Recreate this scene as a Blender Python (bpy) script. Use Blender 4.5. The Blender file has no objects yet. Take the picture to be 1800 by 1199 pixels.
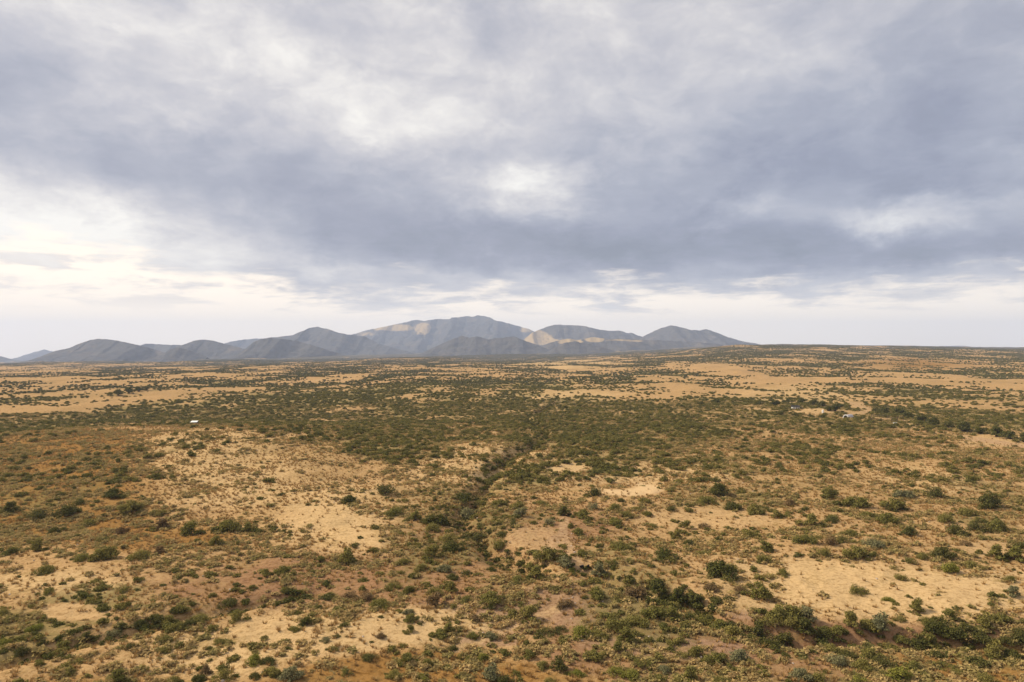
import bpy, bmesh, math, random
import numpy as np
from mathutils import Vector, Matrix

R = math.radians
scene = bpy.context.scene
COL = scene.collection

# ------------------------------------------------------------------ camera
EYE, F, CX, YH = 40.0, 1200.0, 900.0, 608.0      # eye height (m), focal length and horizon of the 1800 px photograph
cam = bpy.data.objects.new('camera', bpy.data.cameras.new('camera'))
COL.objects.link(cam)
cam.data.sensor_width = 36.0
cam.data.lens = 24.0
cam.data.clip_start = 0.5
cam.data.clip_end = 90000
cam.location = (0, 0, EYE)
cam.rotation_euler = (R(90 + 0.406), 0, 0)
scene.camera = cam

# ------------------------------------------------------------------ sun, exposure
SUN_AZ, SUN_EL = -70.0, 40.0                      # degrees, azimuth from +Y, negative = left
sun = bpy.data.objects.new('sun', bpy.data.lights.new('sun', 'SUN'))
COL.objects.link(sun)
sun.data.energy = 5.0
sun.data.angle = R(6)
sun.data.color = (1.0, 0.86, 0.65)
sd = Vector((math.sin(R(SUN_AZ)) * math.cos(R(SUN_EL)), math.cos(R(SUN_AZ)) * math.cos(R(SUN_EL)), math.sin(R(SUN_EL))))
sun.rotation_euler = sd.to_track_quat('Z', 'Y').to_euler()
sun.location = (-300, 100, 300)
scene.view_settings.view_transform = 'Standard'
scene.view_settings.look = 'None'
scene.view_settings.exposure = 0.17
scene.view_settings.gamma = 1.0
scene.view_settings.use_curve_mapping = False
scene.render.engine = 'CYCLES'
scene.cycles.use_denoising = True
scene.cycles.max_bounces = 4
scene.cycles.diffuse_bounces = 2
scene.cycles.volume_bounces = 1
scene.cycles.transparent_max_bounces = 4
scene.cycles.use_adaptive_sampling = True


# ------------------------------------------------------------------ node helper
class NT:
    def __init__(s, tree):
        s.t = tree; s.n = tree.nodes; s.l = tree.links
    def new(s, kind, **kw):
        n = s.n.new(kind)
        for k, v in kw.items():
            setattr(n, k, v)
        return n
    def put(s, sock, v):
        if isinstance(v, bpy.types.NodeSocket):
            s.l.new(v, sock)
        elif v is not None:
            try:
                sock.default_value = v
            except Exception:
                sock.default_value = tuple(v) + (1.0,)
    def math(s, op, a, b=None, c=None, clamp=False):
        n = s.new('ShaderNodeMath', operation=op, use_clamp=clamp)
        for i, v in enumerate((a, b, c)):
            s.put(n.inputs[i], v)
        return n.outputs[0]
    def vmath(s, op, a, b=None, c=None):
        n = s.new('ShaderNodeVectorMath', operation=op)
        for i, v in enumerate((a, b, c)):
            if v is not None:
                s.put(n.inputs[i], v)
        return n.outputs['Value'] if op in ('DOT_PRODUCT', 'LENGTH') else n.outputs[0]
    def comb(s, x, y, z):
        n = s.new('ShaderNodeCombineXYZ')
        for i, v in enumerate((x, y, z)):
            s.put(n.inputs[i], v)
        return n.outputs[0]
    def noise(s, vec, scale, detail=4, rough=0.5, dist=0.0, color=False, lac=2.0):
        n = s.new('ShaderNodeTexNoise')
        if vec is not None:
            s.l.new(vec, n.inputs['Vector'])
        n.inputs['Scale'].default_value = scale
        n.inputs['Detail'].default_value = detail
        n.inputs['Roughness'].default_value = rough
        n.inputs['Lacunarity'].default_value = lac
        n.inputs['Distortion'].default_value = dist
        return n.outputs['Color'] if color else n.outputs[0]
    def step(s, v, lo, hi, a=0.0, b=1.0):
        n = s.new('ShaderNodeMapRange', interpolation_type='SMOOTHSTEP')
        s.put(n.inputs[0], v)
        for i, q in enumerate((lo, hi, a, b)):
            s.put(n.inputs[1 + i], q)
        return n.outputs[0]
    def mix(s, f, a, b, blend='MIX'):
        n = s.new('ShaderNodeMix', data_type='RGBA', blend_type=blend)
        s.put(n.inputs[0], f); s.put(n.inputs[6], a); s.put(n.inputs[7], b)
        return n.outputs[2]
    def ramp(s, f, stops):
        n = s.new('ShaderNodeValToRGB')
        s.put(n.inputs[0], f)
        el = n.color_ramp.elements
        while len(el) < len(stops):
            el.new(0.5)
        for e, (p, c) in zip(el, stops):
            e.position = p; e.color = tuple(c) + (1.0,)
        return n.outputs[0]
    def attr(s, name):
        n = s.new('ShaderNodeAttribute', attribute_name=name)
        return n.outputs['Fac']


def lin(r, g, b):
    f = lambda c: (c / 255 / 12.92) if c <= 10 else ((c / 255 + 0.055) / 1.055) ** 2.4
    return (f(r), f(g), f(b))


# ------------------------------------------------------------------ world: sky with a broken deck of cloud
world = bpy.data.worlds.new('World')
scene.world = world
world.use_nodes = True
w = NT(world.node_tree)
w.n.clear()
SKY_STRENGTH = 0.1
tc = w.new('ShaderNodeTexCoord').outputs['Generated']
sp = w.new('ShaderNodeSeparateXYZ'); w.l.new(tc, sp.inputs[0])
dx, dy, dz = sp.outputs
az = w.math('ARCTAN2', dx, dy)
el = w.math('ARCSINE', dz)
ang = w.comb(az, el, 0.0)
den = w.math('ADD', w.math('MAXIMUM', dz, 0.0), 0.10)
plane = w.comb(w.math('DIVIDE', dx, den), w.math('DIVIDE', dy, den), 0.0)     # a flat deck seen in perspective
wn = w.noise(plane, 1.3, 5, 0.55, 0.2, color=True)
wn = w.vmath('SUBTRACT', wn, (0.5, 0.5, 0.5))
wn2 = w.noise(plane, 4.2, 6, 0.6, 0.3, color=True)
wn2 = w.vmath('SUBTRACT', wn2, (0.5, 0.5, 0.5))
wa = w.vmath('SUBTRACT', w.noise(w.vmath('MULTIPLY', ang, (1.0, 1.7, 1.0)), 9.0, 9, 0.62, 0.2, color=True), (0.5, 0.5, 0.5))
warp = w.vmath('ADD', ang, w.vmath('ADD', w.vmath('MULTIPLY', wn, (0.10, 0.035, 0)), w.vmath('MULTIPLY', wa, (0.20, 0.095, 0))))
nb = w.noise(plane, 0.9, 7, 0.55, 0.35)
billow = w.noise(w.vmath('ADD', w.vmath('MULTIPLY', ang, (7.5, 12.5, 1.0)), w.vmath('MULTIPLY', wn2, (0.5, 0.5, 0))), 1.0, 10, 0.60, 0.35)
nf = w.math('ADD', w.math('MULTIPLY', w.noise(plane, 3.2, 8, 0.58, 0.4), 0.18), w.math('MULTIPLY', billow, 0.82))
streak = w.noise(w.vmath('MULTIPLY', ang, (9.0, 60.0, 1.0)), 1.0, 5, 0.55, 0.4)


def pa(px, py):
    a = math.atan((px - CX) / F)
    return a, math.atan((YH - py) / F * math.cos(a))


val = w.math('ADD', 0.545, w.math('ADD', w.math('MULTIPLY', w.math('SUBTRACT', nb, 0.5), 0.42),
                                 w.math('MULTIPLY', w.math('SUBTRACT', nf, 0.5), 1.25)))
blobs = [  # place of a gap or a thick part of the deck, its spread, weight
    (20, 370, 210, 70, .50), (270, 405, 150, 28, .24), (650, 190, 85, 38, .28), (500, 105, 60, 26, .22),
    (300, 190, 120, 42, .26), (240, 30, 140, 36, .20), (925, 335, 80, 30, .62), (1230, 225, 90, 36, .16),
    (1560, 375, 85, 17, .60), (1310, 355, 55, 20, .42), (1660, 390, 90, 26, .16), (1080, 490, 260, 22, .22),
    (1700, 470, 90, 16, .30), (560, 480, 220, 18, .22), (1230, 405, 40, 9, .2), (800, 215, 120, 40, .12),
    (540, 330, 260, 70, -.34), (720, 420, 330, 60, -.34), (90, 230, 190, 50, -.34), (40, 140, 140, 50, -.16),
    (1130, 290, 170, 55, -.20), (1420, 430, 300, 45, -.38), (1330, 310, 220, 60, -.26), (1650, 280, 170, 80, -.28),
    (1680, 120, 190, 80, -.24), (1080, 445, 300, 38, -.30), (230, 508, 220, 20, -.26), (1350, 480, 260, 18, -.14),
    (1720, 420, 120, 30, -.2),
]
for bx_, by_, sx_, sy_, wt in blobs:
    a0, e0 = pa(bx_, by_)
    q = w.vmath('MULTIPLY', w.vmath('SUBTRACT', warp, (a0, e0, 0)), (F / sx_, F / sy_, 0))
    g = w.math('POWER', math.e, w.math('MULTIPLY', w.vmath('DOT_PRODUCT', q, q), -0.5))
    val = w.math('MULTIPLY_ADD', g, wt, val)
puff = w.noise(w.vmath('ADD', w.vmath('MULTIPLY', ang, (17.0, 34.0, 1.0)), w.vmath('MULTIPLY', wa, (2.2, 2.2, 0))), 1.0, 8, 0.62, 0.3)
val = w.math('MULTIPLY_ADD', w.math('SUBTRACT', puff, 0.5), w.step(val, 0.15, 0.7, 0.14, 0.42), val)
tone = w.math('DIVIDE', w.math('ADD', val, 0.4), 1.45)
cloud = w.ramp(tone, [(0.06, lin(134, 139, 152)), (0.27, lin(152, 155, 170)), (0.44, lin(171, 173, 184)), (0.58, lin(192, 191, 197)),
                      (0.70, lin(210, 207, 208)), (0.83, lin(231, 227, 223)), (0.96, lin(250, 246, 238))])
# bluer where the deck is thick over the far side
bl = w.vmath('MULTIPLY', w.vmath('SUBTRACT', warp, pa(1560, 330) + (0,)), (F / 380, F / 170, 0))
bl = w.math('POWER', math.e, w.math('MULTIPLY', w.vmath('DOT_PRODUCT', bl, bl), -0.5))
cloud = w.mix(w.math('MULTIPLY', bl, 0.45), cloud, w.mix(1.0, cloud, (0.86, 0.95, 1.05, 1), 'MULTIPLY'))
# clear pale strip under the deck
edge = w.math('ADD', el, w.math('ADD', w.math('MULTIPLY', w.math('SUBTRACT', nf, 0.5), 0.16), w.math('MULTIPLY', w.math('SUBTRACT', streak, 0.5), 0.085)))
edge = w.math('SUBTRACT', edge, w.step(az, -0.28, -0.62, 0.0, 0.055))
strip = w.step(edge, 0.048, 0.096)
low = w.mix(w.step(az, -0.65, 0.6), (1.22, 1.06, 0.87) + (1,), (1.13, 1.01, 0.86) + (1,))
low = w.mix(w.math('MULTIPLY', w.step(w.math('ADD', streak, w.math('MULTIPLY', w.math('SUBTRACT', nf, 0.5), 0.8)), 0.46, 0.66), w.step(el, 0.035, 0.075, 0.0, 0.55)), low, lin(196, 195, 200) + (1,))
sky_tex = w.new('ShaderNodeTexSky')
sky_tex.sky_type = 'NISHITA'
sky_tex.sun_disc = False
sky_tex.sun_elevation = R(SUN_EL)
sky_tex.sun_rotation = R(SUN_AZ)
sky_tex.altitude = 1400
sky_tex.dust_density = 3.0
K = 1.0 / SKY_STRENGTH
allc = w.mix(strip, low, cloud)
allc = w.mix(1.0, allc, (K, K, K, 1), 'MULTIPLY')
final = w.mix(0.94, sky_tex.outputs[0], allc)
bg = w.new('ShaderNodeBackground'); bg.inputs[1].default_value = SKY_STRENGTH
w.l.new(final, bg.inputs[0])
wo = w.new('ShaderNodeOutputWorld'); w.l.new(bg.outputs[0], wo.inputs[0])
world.cycles.sampling_method = 'MANUAL'
world.cycles.sample_map_resolution = 512


# ------------------------------------------------------------------ numpy noise
def _hash(ix, iy, seed):
    h = (ix.astype(np.int64) * 374761393 + iy.astype(np.int64) * 668265263 + seed * 1274126177) & 0xFFFFFFFF
    h = ((h ^ (h >> 13)) * 1274126177) & 0xFFFFFFFF
    return ((h ^ (h >> 16)) & 0xFFFFFF) / float(0xFFFFFF)


def vnoise(x, y, seed=0):
    ix, iy = np.floor(x), np.floor(y)
    fx, fy = x - ix, y - iy
    fx = fx * fx * fx * (fx * (fx * 6 - 15) + 10); fy = fy * fy * fy * (fy * (fy * 6 - 15) + 10)
    a, b = _hash(ix, iy, seed), _hash(ix + 1, iy, seed)
    c, d = _hash(ix, iy + 1, seed), _hash(ix + 1, iy + 1, seed)
    return (a * (1 - fx) + b * fx) * (1 - fy) + (c * (1 - fx) + d * fx) * fy


def fbm(x, y, octv=4, seed=0, gain=0.5):
    s, a, t = 0.0, 1.0, 0.0
    for k in range(octv):
        s = s + a * vnoise(x * 2 ** k + 17.3 * k, y * 2 ** k - 9.1 * k, seed + k)
        t += a; a *= gain
    return s / t


def sstep(x, a, b):
    t = np.clip((x - a) / (b - a), 0, 1)
    return t * t * (3 - 2 * t)


# ------------------------------------------------------------------ the lie of the land
def flat(px, py):
    d = F * EYE / (py - YH)
    return ((px - CX) / F * d, d)


GULLIES = [  # (points on the photograph, depth m, half width m)
    ([(985, 700), (925, 725), (945, 745), (965, 765), (940, 788), (905, 803), (870, 828), (850, 850), (832, 885), (815, 915), (850, 940), (880, 975), (930, 1000)], 3.0, 3.2),
    ([(1020, 1003), (1100, 1028), (1190, 1052), (1270, 1085), (1380, 1108), (1500, 1110), (1650, 1118), (1830, 1128)], 2.4, 2.4),
    ([(560, 1035), (420, 1066), (330, 1080), (230, 1103), (130, 1130), (-30, 1172)], 1.7, 1.8),
]
GULLIES = [([flat(*p) for p in pts], dp, wd) for pts, dp, wd in GULLIES]


def seg_dist(x, y, pts):
    best = np.full(np.shape(x), 1e9)
    for (x0, y0), (x1, y1) in zip(pts[:-1], pts[1:]):
        ex, ey = x1 - x0, y1 - y0
        t = np.clip(((x - x0) * ex + (y - y0) * ey) / (ex * ex + ey * ey), 0, 1)
        best = np.minimum(best, np.hypot(x - x0 - t * ex, y - y0 - t * ey))
    return best


PAN = flat(1105, 860)
FARPX = [-900, 0, 400, 700, 900, 1050, 1150, 1300, 1450, 1600, 1800, 2300, 3600]
FARZ = [-30, -30, -26, -20, -16, -10, 8, 44, 40, 32, 20, 16, 10]


def wash(x, y):           # long ridges and draws that run towards the mountains
    q = x + 50 * (vnoise(x / 300, y / 300, 71) - 0.5)
    return 0.6 * fbm(q / 105, y / 150, 3, 31, 0.6) + 0.4 * fbm(q / 38, y / 44, 3, 37, 0.6)


def terrain(x, y):
    x = np.asarray(x, float); y = np.asarray(y, float)
    r = np.hypot(x, y)
    a = np.clip(np.arctan2(x, y), -1.2, 1.2)
    px = CX + F * np.tan(a)
    far = np.interp(px, FARPX, FARZ)
    z = far * sstep(r, 500, 3400)
    z = z - np.interp(px, [-900, 300, 700, 1000], [175, 150, 60, 0]) * np.clip((r - 3000) / 9200, 0, 1)
    z = z + (wash(x, y) - 0.5) * 10 * sstep(r, 260, 900)
    z = z + (fbm(x / 420, y / 500, 3, 5) - 0.5) * (5 * sstep(r, 200, 900) + 22 * sstep(r, 1300, 3200))
    z = z + 6.0 * np.exp(-((x + 145) / 120) ** 2 - ((y - 262) / 75) ** 2) - 5.0 * np.exp(-((x + 150) / 150) ** 2 - ((y - 420) / 70) ** 2)
    z = z + 1.1 * np.exp(-((x - PAN[0] + 7) / 9) ** 2 - ((y - PAN[1] - 12) / 5) ** 2)
    near = 1 - sstep(r, 900, 2000)
    z = z + (fbm(x / 38, y / 30, 3, 11) - 0.5) * 3.4 * near
    z = z + (fbm(x / 7, y / 6, 3, 15) - 0.5) * 0.65 * near
    z = z + (vnoise(x / 1.7, y / 1.7, 19) - 0.5) * 0.22 * (1 - sstep(r, 200, 500))
    m = (r < 900)
    if np.any(m):
        zz = np.zeros_like(z)
        xm, ym = x[m], y[m]
        for pts, dp, wd in GULLIES:
            d = seg_dist(xm + 2.5 * (vnoise(xm / 9, ym / 9, 41) - 0.5), ym + 2.5 * (vnoise(xm / 9, ym / 9, 42) - 0.5), pts)
            zz[m] -= dp * np.exp(-(d / wd) ** 2)
        z = z + zz
    return z


def tz(x, y):
    return float(terrain(np.array([x]), np.array([y]))[0])


def chart(x, y, z):
    d = np.maximum(y, 1.0)
    return CX + F * x / d, YH + F * (EYE - z) / d


def at(px, py):           # ground point met by the sight line through a point of the photograph
    d = F * EYE / (py - YH)
    for _ in range(12):
        x = (px - CX) / F * d
        d2 = F * (EYE - tz(x, d)) / (py - YH)
        d = 0.5 * d + 0.5 * d2
    x = (px - CX) / F * d
    return x, d, tz(x, d)


# survey of the plain: shrub cover 0..9 on rows and columns 100 px apart
COVER_Y = [622, 630, 640, 650, 660, 675, 690, 705, 720, 735, 750, 770, 790, 815, 840, 870, 900, 935, 970, 1010, 1050, 1090, 1130, 1180]
COVER = np.array([[int(c) for c in s] for s in (
    "8888888888777777777",
    "8888888876655566677",
    "5555655544333344444",
    "3333322235433333333",
    "2233222567235433333",
    "3333322777733333433",
    "4433345888832333444",
    "3257887779555584565",
    "3689987689888657864",
    "7888888889999877897",
    "6521459877988777589",
    "4321139857887666435",
    "3211115646765544353",
    "4211112434465333244",
    "4322222454474543445",
    "4433112365424745455",
    "4433212374442356687",
    "4444311462232255477",
    "4444332454244333367",
    "2112334545433111144",
    "3223334353466442112",
    "5445231123676668767",
    "6423432234345558887",
    "2244464545565576554")], float) / 9.0
TONE_Y = [620, 640, 660, 700, 740, 770, 800, 840, 880, 920, 960, 1000, 1040, 1080, 1120, 1160, 1200]
TONE = [[int(c) for c in s] for s in (
    "3111111111", "1111101131", "1111111111", "1111101011", "1111111111", "3301111111", "3301001111", "3301000101", "3300111111",
    "3310221111", "3330211111", "1112211000", "0022221000", "1110022222", "3100022233", "1103322233", "1333332233")]


def grid_at(G, ys, px, py):
    G = np.asarray(G, float)
    nc = G.shape[1]
    fy = np.interp(py, ys, np.arange(len(ys)))
    fx = np.clip(px / 1800 * (nc - 1), 0, nc - 1)
    i0 = np.clip(np.floor(fy).astype(int), 0, len(ys) - 2); j0 = np.clip(np.floor(fx).astype(int), 0, nc - 2)
    ty, tx = fy - i0, fx - j0
    return (G[i0, j0] * (1 - tx) + G[i0, j0 + 1] * tx) * (1 - ty) + (G[i0 + 1, j0] * (1 - tx) + G[i0 + 1, j0 + 1] * tx) * ty


def ell(px, py, cx, cy, rx, ry, soft=0.35):
    q = np.hypot((px - cx) / rx, (py - cy) / ry)
    return 1 - sstep(q, 1 - soft, 1 + soft)


def poly_px(px, py, pts, wid):
    best = np.full(np.shape(px), 1e9)
    for (x0, y0), (x1, y1) in zip(pts[:-1], pts[1:]):
        ex, ey = x1 - x0, y1 - y0
        t = np.clip(((px - x0) * ex + (py - y0) * ey) / (ex * ex + ey * ey), 0, 1)
        best = np.minimum(best, np.hypot(px - x0 - t * ex, py - y0 - t * ey))
    return 1 - sstep(best / wid, 0.5, 1.3)


# clearings of bare ground: (x, y, half width, half height)
BARE = [(1105, 860, 62, 13), (1560, 1030, 190, 38), (1480, 1005, 110, 22), (690, 1108, 90, 22), (560, 915, 90, 22), (640, 945, 45, 16), (940, 940, 60, 22), (1230, 915, 130, 16),
        (1750, 775, 70, 10), (1445, 722, 48, 3), (1545, 737, 14, 2.4), (1576, 741, 10, 2.4),
        (1510, 715, 18, 3), (150, 1075, 70, 12), (480, 1100, 70, 20), (1330, 1055, 40, 12), (1000, 825, 35, 10), (1730, 955, 40, 14)]
PINK = [(985, 950, 30, 20), (1010, 975, 14, 18), (330, 746, 42, 6), (1510, 714, 20, 3), (1500, 728, 22, 2.5), (950, 1060, 160, 36), (1150, 1130, 150, 22), (850, 1125, 60, 14), (1330, 1070, 60, 10)]
TRACKS = [([(992, 915), (988, 940), (1003, 965), (1012, 985), (1022, 1000)], 9), ([(1490, 729), (1530, 722), (1515, 712), (1490, 708)], 3.2), ([(1690, 768), (1745, 776), (1830, 790)], 4.5),
          ([(990, 1065), (930, 1090), (870, 1115), (800, 1140)], 8)]


DRAWS = [  # belts of brush along draws, and the open grass strips between them (points on the photograph, half width, cover)
    ([(-40, 747), (200, 735), (400, 720), (600, 700), (760, 672)], 13, 1.0), ([(190, 694), (280, 686), (360, 680), (470, 668), (560, 660)], 2.6, .9),
    ([(120, 672), (240, 664), (330, 655), (450, 648)], 2.0, .9), ([(-30, 706), (100, 700), (170, 692)], 4, .8), ([(395, 647), (440, 643), (490, 640)], 5, .9), ([(-20, 678), (40, 674), (70, 672)], 3, .8),
    ([(520, 655), (600, 648), (680, 640)], 2.2, .9), ([(640, 668), (720, 655), (760, 645), (735, 636)], 4, 1.0),
    ([(1200, 699), (1300, 704), (1360, 707), (1425, 712)], 5, 1.0), ([(1420, 672), (1500, 676), (1600, 680), (1700, 690), (1820, 702)], 2.6, 1.0), ([(1300, 645), (1440, 650), (1560, 652), (1820, 662)], 2.2, .9),
    ([(1350, 660), (1450, 662), (1520, 668)], 2.4, .9), ([(1600, 690), (1700, 700), (1790, 712)], 4, .9), ([(1000, 669), (1060, 665), (1115, 669)], 6, 1.0), ([(1000, 640), (1080, 645), (1160, 642)], 1.8, .9),
    ([(1120, 655), (1190, 657), (1260, 662)], 2.4, .9), ([(760, 640), (860, 636), (960, 634)], 1.8, .9), ([(860, 655), (960, 650), (1040, 655)], 2.6, 1.0), ([(1480, 690), (1560, 694), (1640, 700)], 2.5, .8),
    ([(1230, 680), (1310, 684), (1380, 690)], 2, .8), ([(1600, 740), (1700, 757), (1830, 780)], 6, 1.0),
    ([(-30, 727), (120, 719), (250, 702), (370, 693)], 4.5, 0.0), ([(250, 695), (420, 683), (560, 668)], 3, 0.0), ([(960, 690), (1080, 694), (1200, 692)], 4, 0.15), ([(1000, 652), (1120, 648), (1260, 650)], 1.5, 0.1),
    ([(1280, 676), (1400, 680), (1560, 686)], 2, 0.15)]


def survey(x, y, z):
    px, py = chart(x, y, z)
    wpx = px + 50 * (fbm(x / 60, y / 60, 2, 51) - 0.5) * 2 * np.clip(300 / np.maximum(y, 80), 0.2, 1.5)
    wpy = py + 0.09 * (py - YH) * (fbm(x / 45, y / 45, 2, 52) - 0.5) * 2
    cover = grid_at(COVER, COVER_Y, wpx, wpy)
    for pts, wd, cv in DRAWS:
        k = poly_px(px + (wpx - px) * 0.3, py + (wpy - py) * 0.35, pts, wd)
        cover = cover * (1 - k) + cv * k
    tw = [grid_at((np.array(TONE) == k).astype(float), TONE_Y, wpx, wpy) for k in range(4)]
    bare = np.zeros_like(px); pink = np.zeros_like(px)
    for b in BARE:
        bare = np.maximum(bare, ell(wpx * 0.3 + px * 0.7, wpy * 0.4 + py * 0.6, *b))
    bare = np.maximum(bare, ell(px, py, 1108, 860, 58, 12, 0.15))
    bank_shade = ell(px, py, 1086, 855, 32, 5.5, 0.4)  # shaded bank of the pan, painted in as darker brown ground
    bare = bare * (1 - 0.9 * bank_shade); tw[3] = np.maximum(tw[3], 1.4 * bank_shade); tw[0] = tw[0] * (1 - bank_shade)
    for b in PINK:
        pink = np.maximum(pink, ell(wpx, wpy * 0.5 + py * 0.5, *b))
    for pts, wd in TRACKS:
        t = poly_px(px, py, pts, wd)
        pink = np.maximum(pink, t); bare = np.maximum(bare, t)
    cover = cover * (1 - ell(px, py, 1105, 868, 70, 22, 0.2))
    return px, py, cover, tw, bare, pink


def shrub_cover(x, y, z, s=None):
    px, py, cover, tw, bare, pink = s or survey(x, y, z)
    r = np.hypot(x, y)
    n = fbm(x / 22, y / 26, 3, 61)
    wv = wash(x, y)
    farw = sstep(r, 330, 800)
    c = cover + 0.05 * farw + 0.05 * (r > 150) * (1 - farw) + (n - 0.52) * 1.7 * (1 - 0.55 * farw) + farw * ((0.48 - wv) * (3.6 - 2.4 * sstep(r, 2300, 3400)) + 0.05 * sstep(r, 2800, 3800))
    c = np.clip(c, 0, 1)
    c = c * (1 - 0.95 * bare)
    return c


# ------------------------------------------------------------------ materials
def material(name):
    m = bpy.data.materials.new(name)
    m.use_nodes = True
    t = NT(m.node_tree)
    b = m.node_tree.nodes['Principled BSDF']
    b.inputs['Roughness'].default_value = 0.9
    b.inputs['Specular IOR Level'].default_value = 0.1
    return m, t, b


def plain(name, col, rough=0.8, spec=0.2, metal=0.0, var=0.25, scale=3.0):
    m, t, b = material(name)
    oc = t.new('ShaderNodeTexCoord').outputs['Object']
    n = t.noise(oc, scale, 5, 0.6)
    c = t.mix(t.math('MULTIPLY', n, var * 2), col + (1,), tuple(v * 0.55 for v in col) + (1,))
    t.l.new(c, b.inputs['Base Color'])
    b.inputs['Roughness'].default_value = rough
    b.inputs['Specular IOR Level'].default_value = spec
    b.inputs['Metallic'].default_value = metal
    return m


PALE, TAN, RED, BROWN = (0.51, 0.355, 0.180), (0.415, 0.270, 0.130), (0.280, 0.160, 0.086), (0.275, 0.152, 0.050)
SCRUB = (0.085, 0.075, 0.052)


def ground_material():
    m, t, b = material('dry_grassland')
    g = t.new('ShaderNodeNewGeometry').outputs['Position']
    pale, red, brown, scrub, bare, pink = [t.attr(k) for k in ('pale', 'red', 'brown', 'scrub', 'bare', 'pink')]
    far = t.attr('far')
    n_big = t.noise(g, 0.06, 6, 0.6)
    n_mid = t.noise(g, 0.45, 6, 0.65, 0.3)
    n_fine = t.noise(g, 1.5, 7, 0.75)
    jig = t.math('MULTIPLY', t.math('SUBTRACT', n_mid, 0.5), 0.9)
    jb = t.math('MULTIPLY', t.math('SUBTRACT', n_big, 0.5), 0.8)
    def soft(v):
        return t.step(t.math('ADD', v, t.math('ADD', jig, jb)), 0.15, 0.85)
    c = t.mix(soft(red), TAN + (1,), RED + (1,))
    c = t.mix(soft(brown), c, BROWN + (1,))
    c = t.mix(soft(pale), c, PALE + (1,))
    c = t.mix(t.math('MULTIPLY', soft(pink), 0.75), c, (0.31, 0.192, 0.128, 1))
    n_field = t.noise(t.vmath('MULTIPLY', g, (1.0, 0.7, 1.0)), 0.016, 8, 0.68, 0.5)
    c = t.mix(t.step(n_field, 0.46, 0.64, 0, 0.6), c, (0.31, 0.212, 0.096, 1))
    c = t.mix(t.step(n_field, 0.40, 0.28, 0, 0.35), c, (0.52, 0.385, 0.215, 1))
    # tussocks, dead forbs and litter: small dark and light flecks
    c = t.mix(t.step(n_fine, 0.48, 0.62, 0, 0.75), c, t.mix(1.0, c, (0.52, 0.45, 0.35, 1), 'MULTIPLY'))
    c = t.mix(t.step(n_mid, 0.52, 0.78, 0, 0.5), c, t.mix(1.0, c, (0.56, 0.52, 0.42, 1), 'MULTIPLY'))
    c = t.mix(t.step(n_fine, 0.40, 0.25, 0, 0.35), c, t.mix(1.0, c, (1.25, 1.2, 1.1, 1), 'MULTIPLY'))
    n_clump = t.noise(g, 0.9, 5, 0.7, 0.5)
    c = t.mix(t.step(n_clump, 0.50, 0.66, 0, 0.62), c, t.mix(1.0, c, (0.52, 0.47, 0.36, 1), 'MULTIPLY'))
    n_forb = t.noise(g, 0.14, 6, 0.65, 0.4)
    c = t.mix(t.step(t.math('ADD', n_forb, t.math('MULTIPLY', t.math('SUBTRACT', n_clump, 0.5), 0.5)), 0.52, 0.70, 0, 0.6), c, (0.255, 0.175, 0.072, 1))
    # herb layer under dense shrubs
    c = t.mix(t.step(t.math('ADD', scrub, t.math('MULTIPLY', t.math('SUBTRACT', n_mid, 0.5), 1.0)), 0.45, 1.0, 0, 0.75), c, (0.175, 0.145, 0.056, 1))
    c = t.mix(t.math('MULTIPLY', soft(bare), t.step(n_fine, 0.40, 0.62, 0.50, 0.15)), c, (0.50, 0.345, 0.175, 1))
    c = t.mix(t.math('MULTIPLY', t.attr('pan'), 0.92), c, (0.53, 0.375, 0.205, 1))
    # beyond the reach of single shrubs: scrub as a mottled cover
    nf1 = t.noise(t.vmath('MULTIPLY', g, (0.012, 0.006, 0.01)), 1.0, 7, 0.62, 0.4)
    nf2 = t.noise(t.vmath('MULTIPLY', g, (0.06, 0.03, 0.03)), 1.0, 5, 0.6)
    s = t.math('ADD', scrub, t.math('ADD', t.math('MULTIPLY', t.math('SUBTRACT', nf1, 0.5), 1.6), t.math('MULTIPLY', t.math('SUBTRACT', nf2, 0.5), 1.0)))
    c = t.mix(t.math('MULTIPLY', t.step(s, 0.40, 0.75), far), c, SCRUB + (1,))
    t.l.new(c, b.inputs['Base Color'])
    b.inputs['Roughness'].default_value = 1.0
    b.inputs['Specular IOR Level'].default_value = 0.0
    bp = t.new('ShaderNodeBump')
    bp.inputs['Strength'].default_value = 0.8
    bp.inputs['Distance'].default_value = 0.35
    t.l.new(t.math('ADD', t.math('MULTIPLY', n_mid, 1.2), t.math('MULTIPLY', n_fine, 0.55)), bp.inputs['Height'])
    t.l.new(bp.outputs[0], b.inputs['Normal'])
    return m


def foliage_material(name, c1, c2, translucent=0.25):
    m, t, b = material(name)
    rnd = t.new('ShaderNodeObjectInfo').outputs['Random']
    isl = t.new('ShaderNodeNewGeometry').outputs['Random Per Island']
    c = t.mix(rnd, c1 + (1,), c2 + (1,))
    c = t.mix(t.math('MULTIPLY', isl, 0.6), c, t.mix(1.0, c, (1.55, 1.5, 1.35, 1), 'MULTIPLY'))
    c = t.mix(t.step(isl, 0.86, 0.95, 0, 0.6), c, (0.20, 0.165, 0.085, 1))
    df = t.new('ShaderNodeBsdfDiffuse'); tr = t.new('ShaderNodeBsdfTranslucent'); mx = t.new('ShaderNodeMixShader')
    t.l.new(c, df.inputs[0]); t.l.new(c, tr.inputs[0])
    mx.inputs[0].default_value = translucent
    t.l.new(df.outputs[0], mx.inputs[1]); t.l.new(tr.outputs[0], mx.inputs[2])
    t.l.new(mx.outputs[0], m.node_tree.nodes['Material Output'].inputs[0])
    return m


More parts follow.
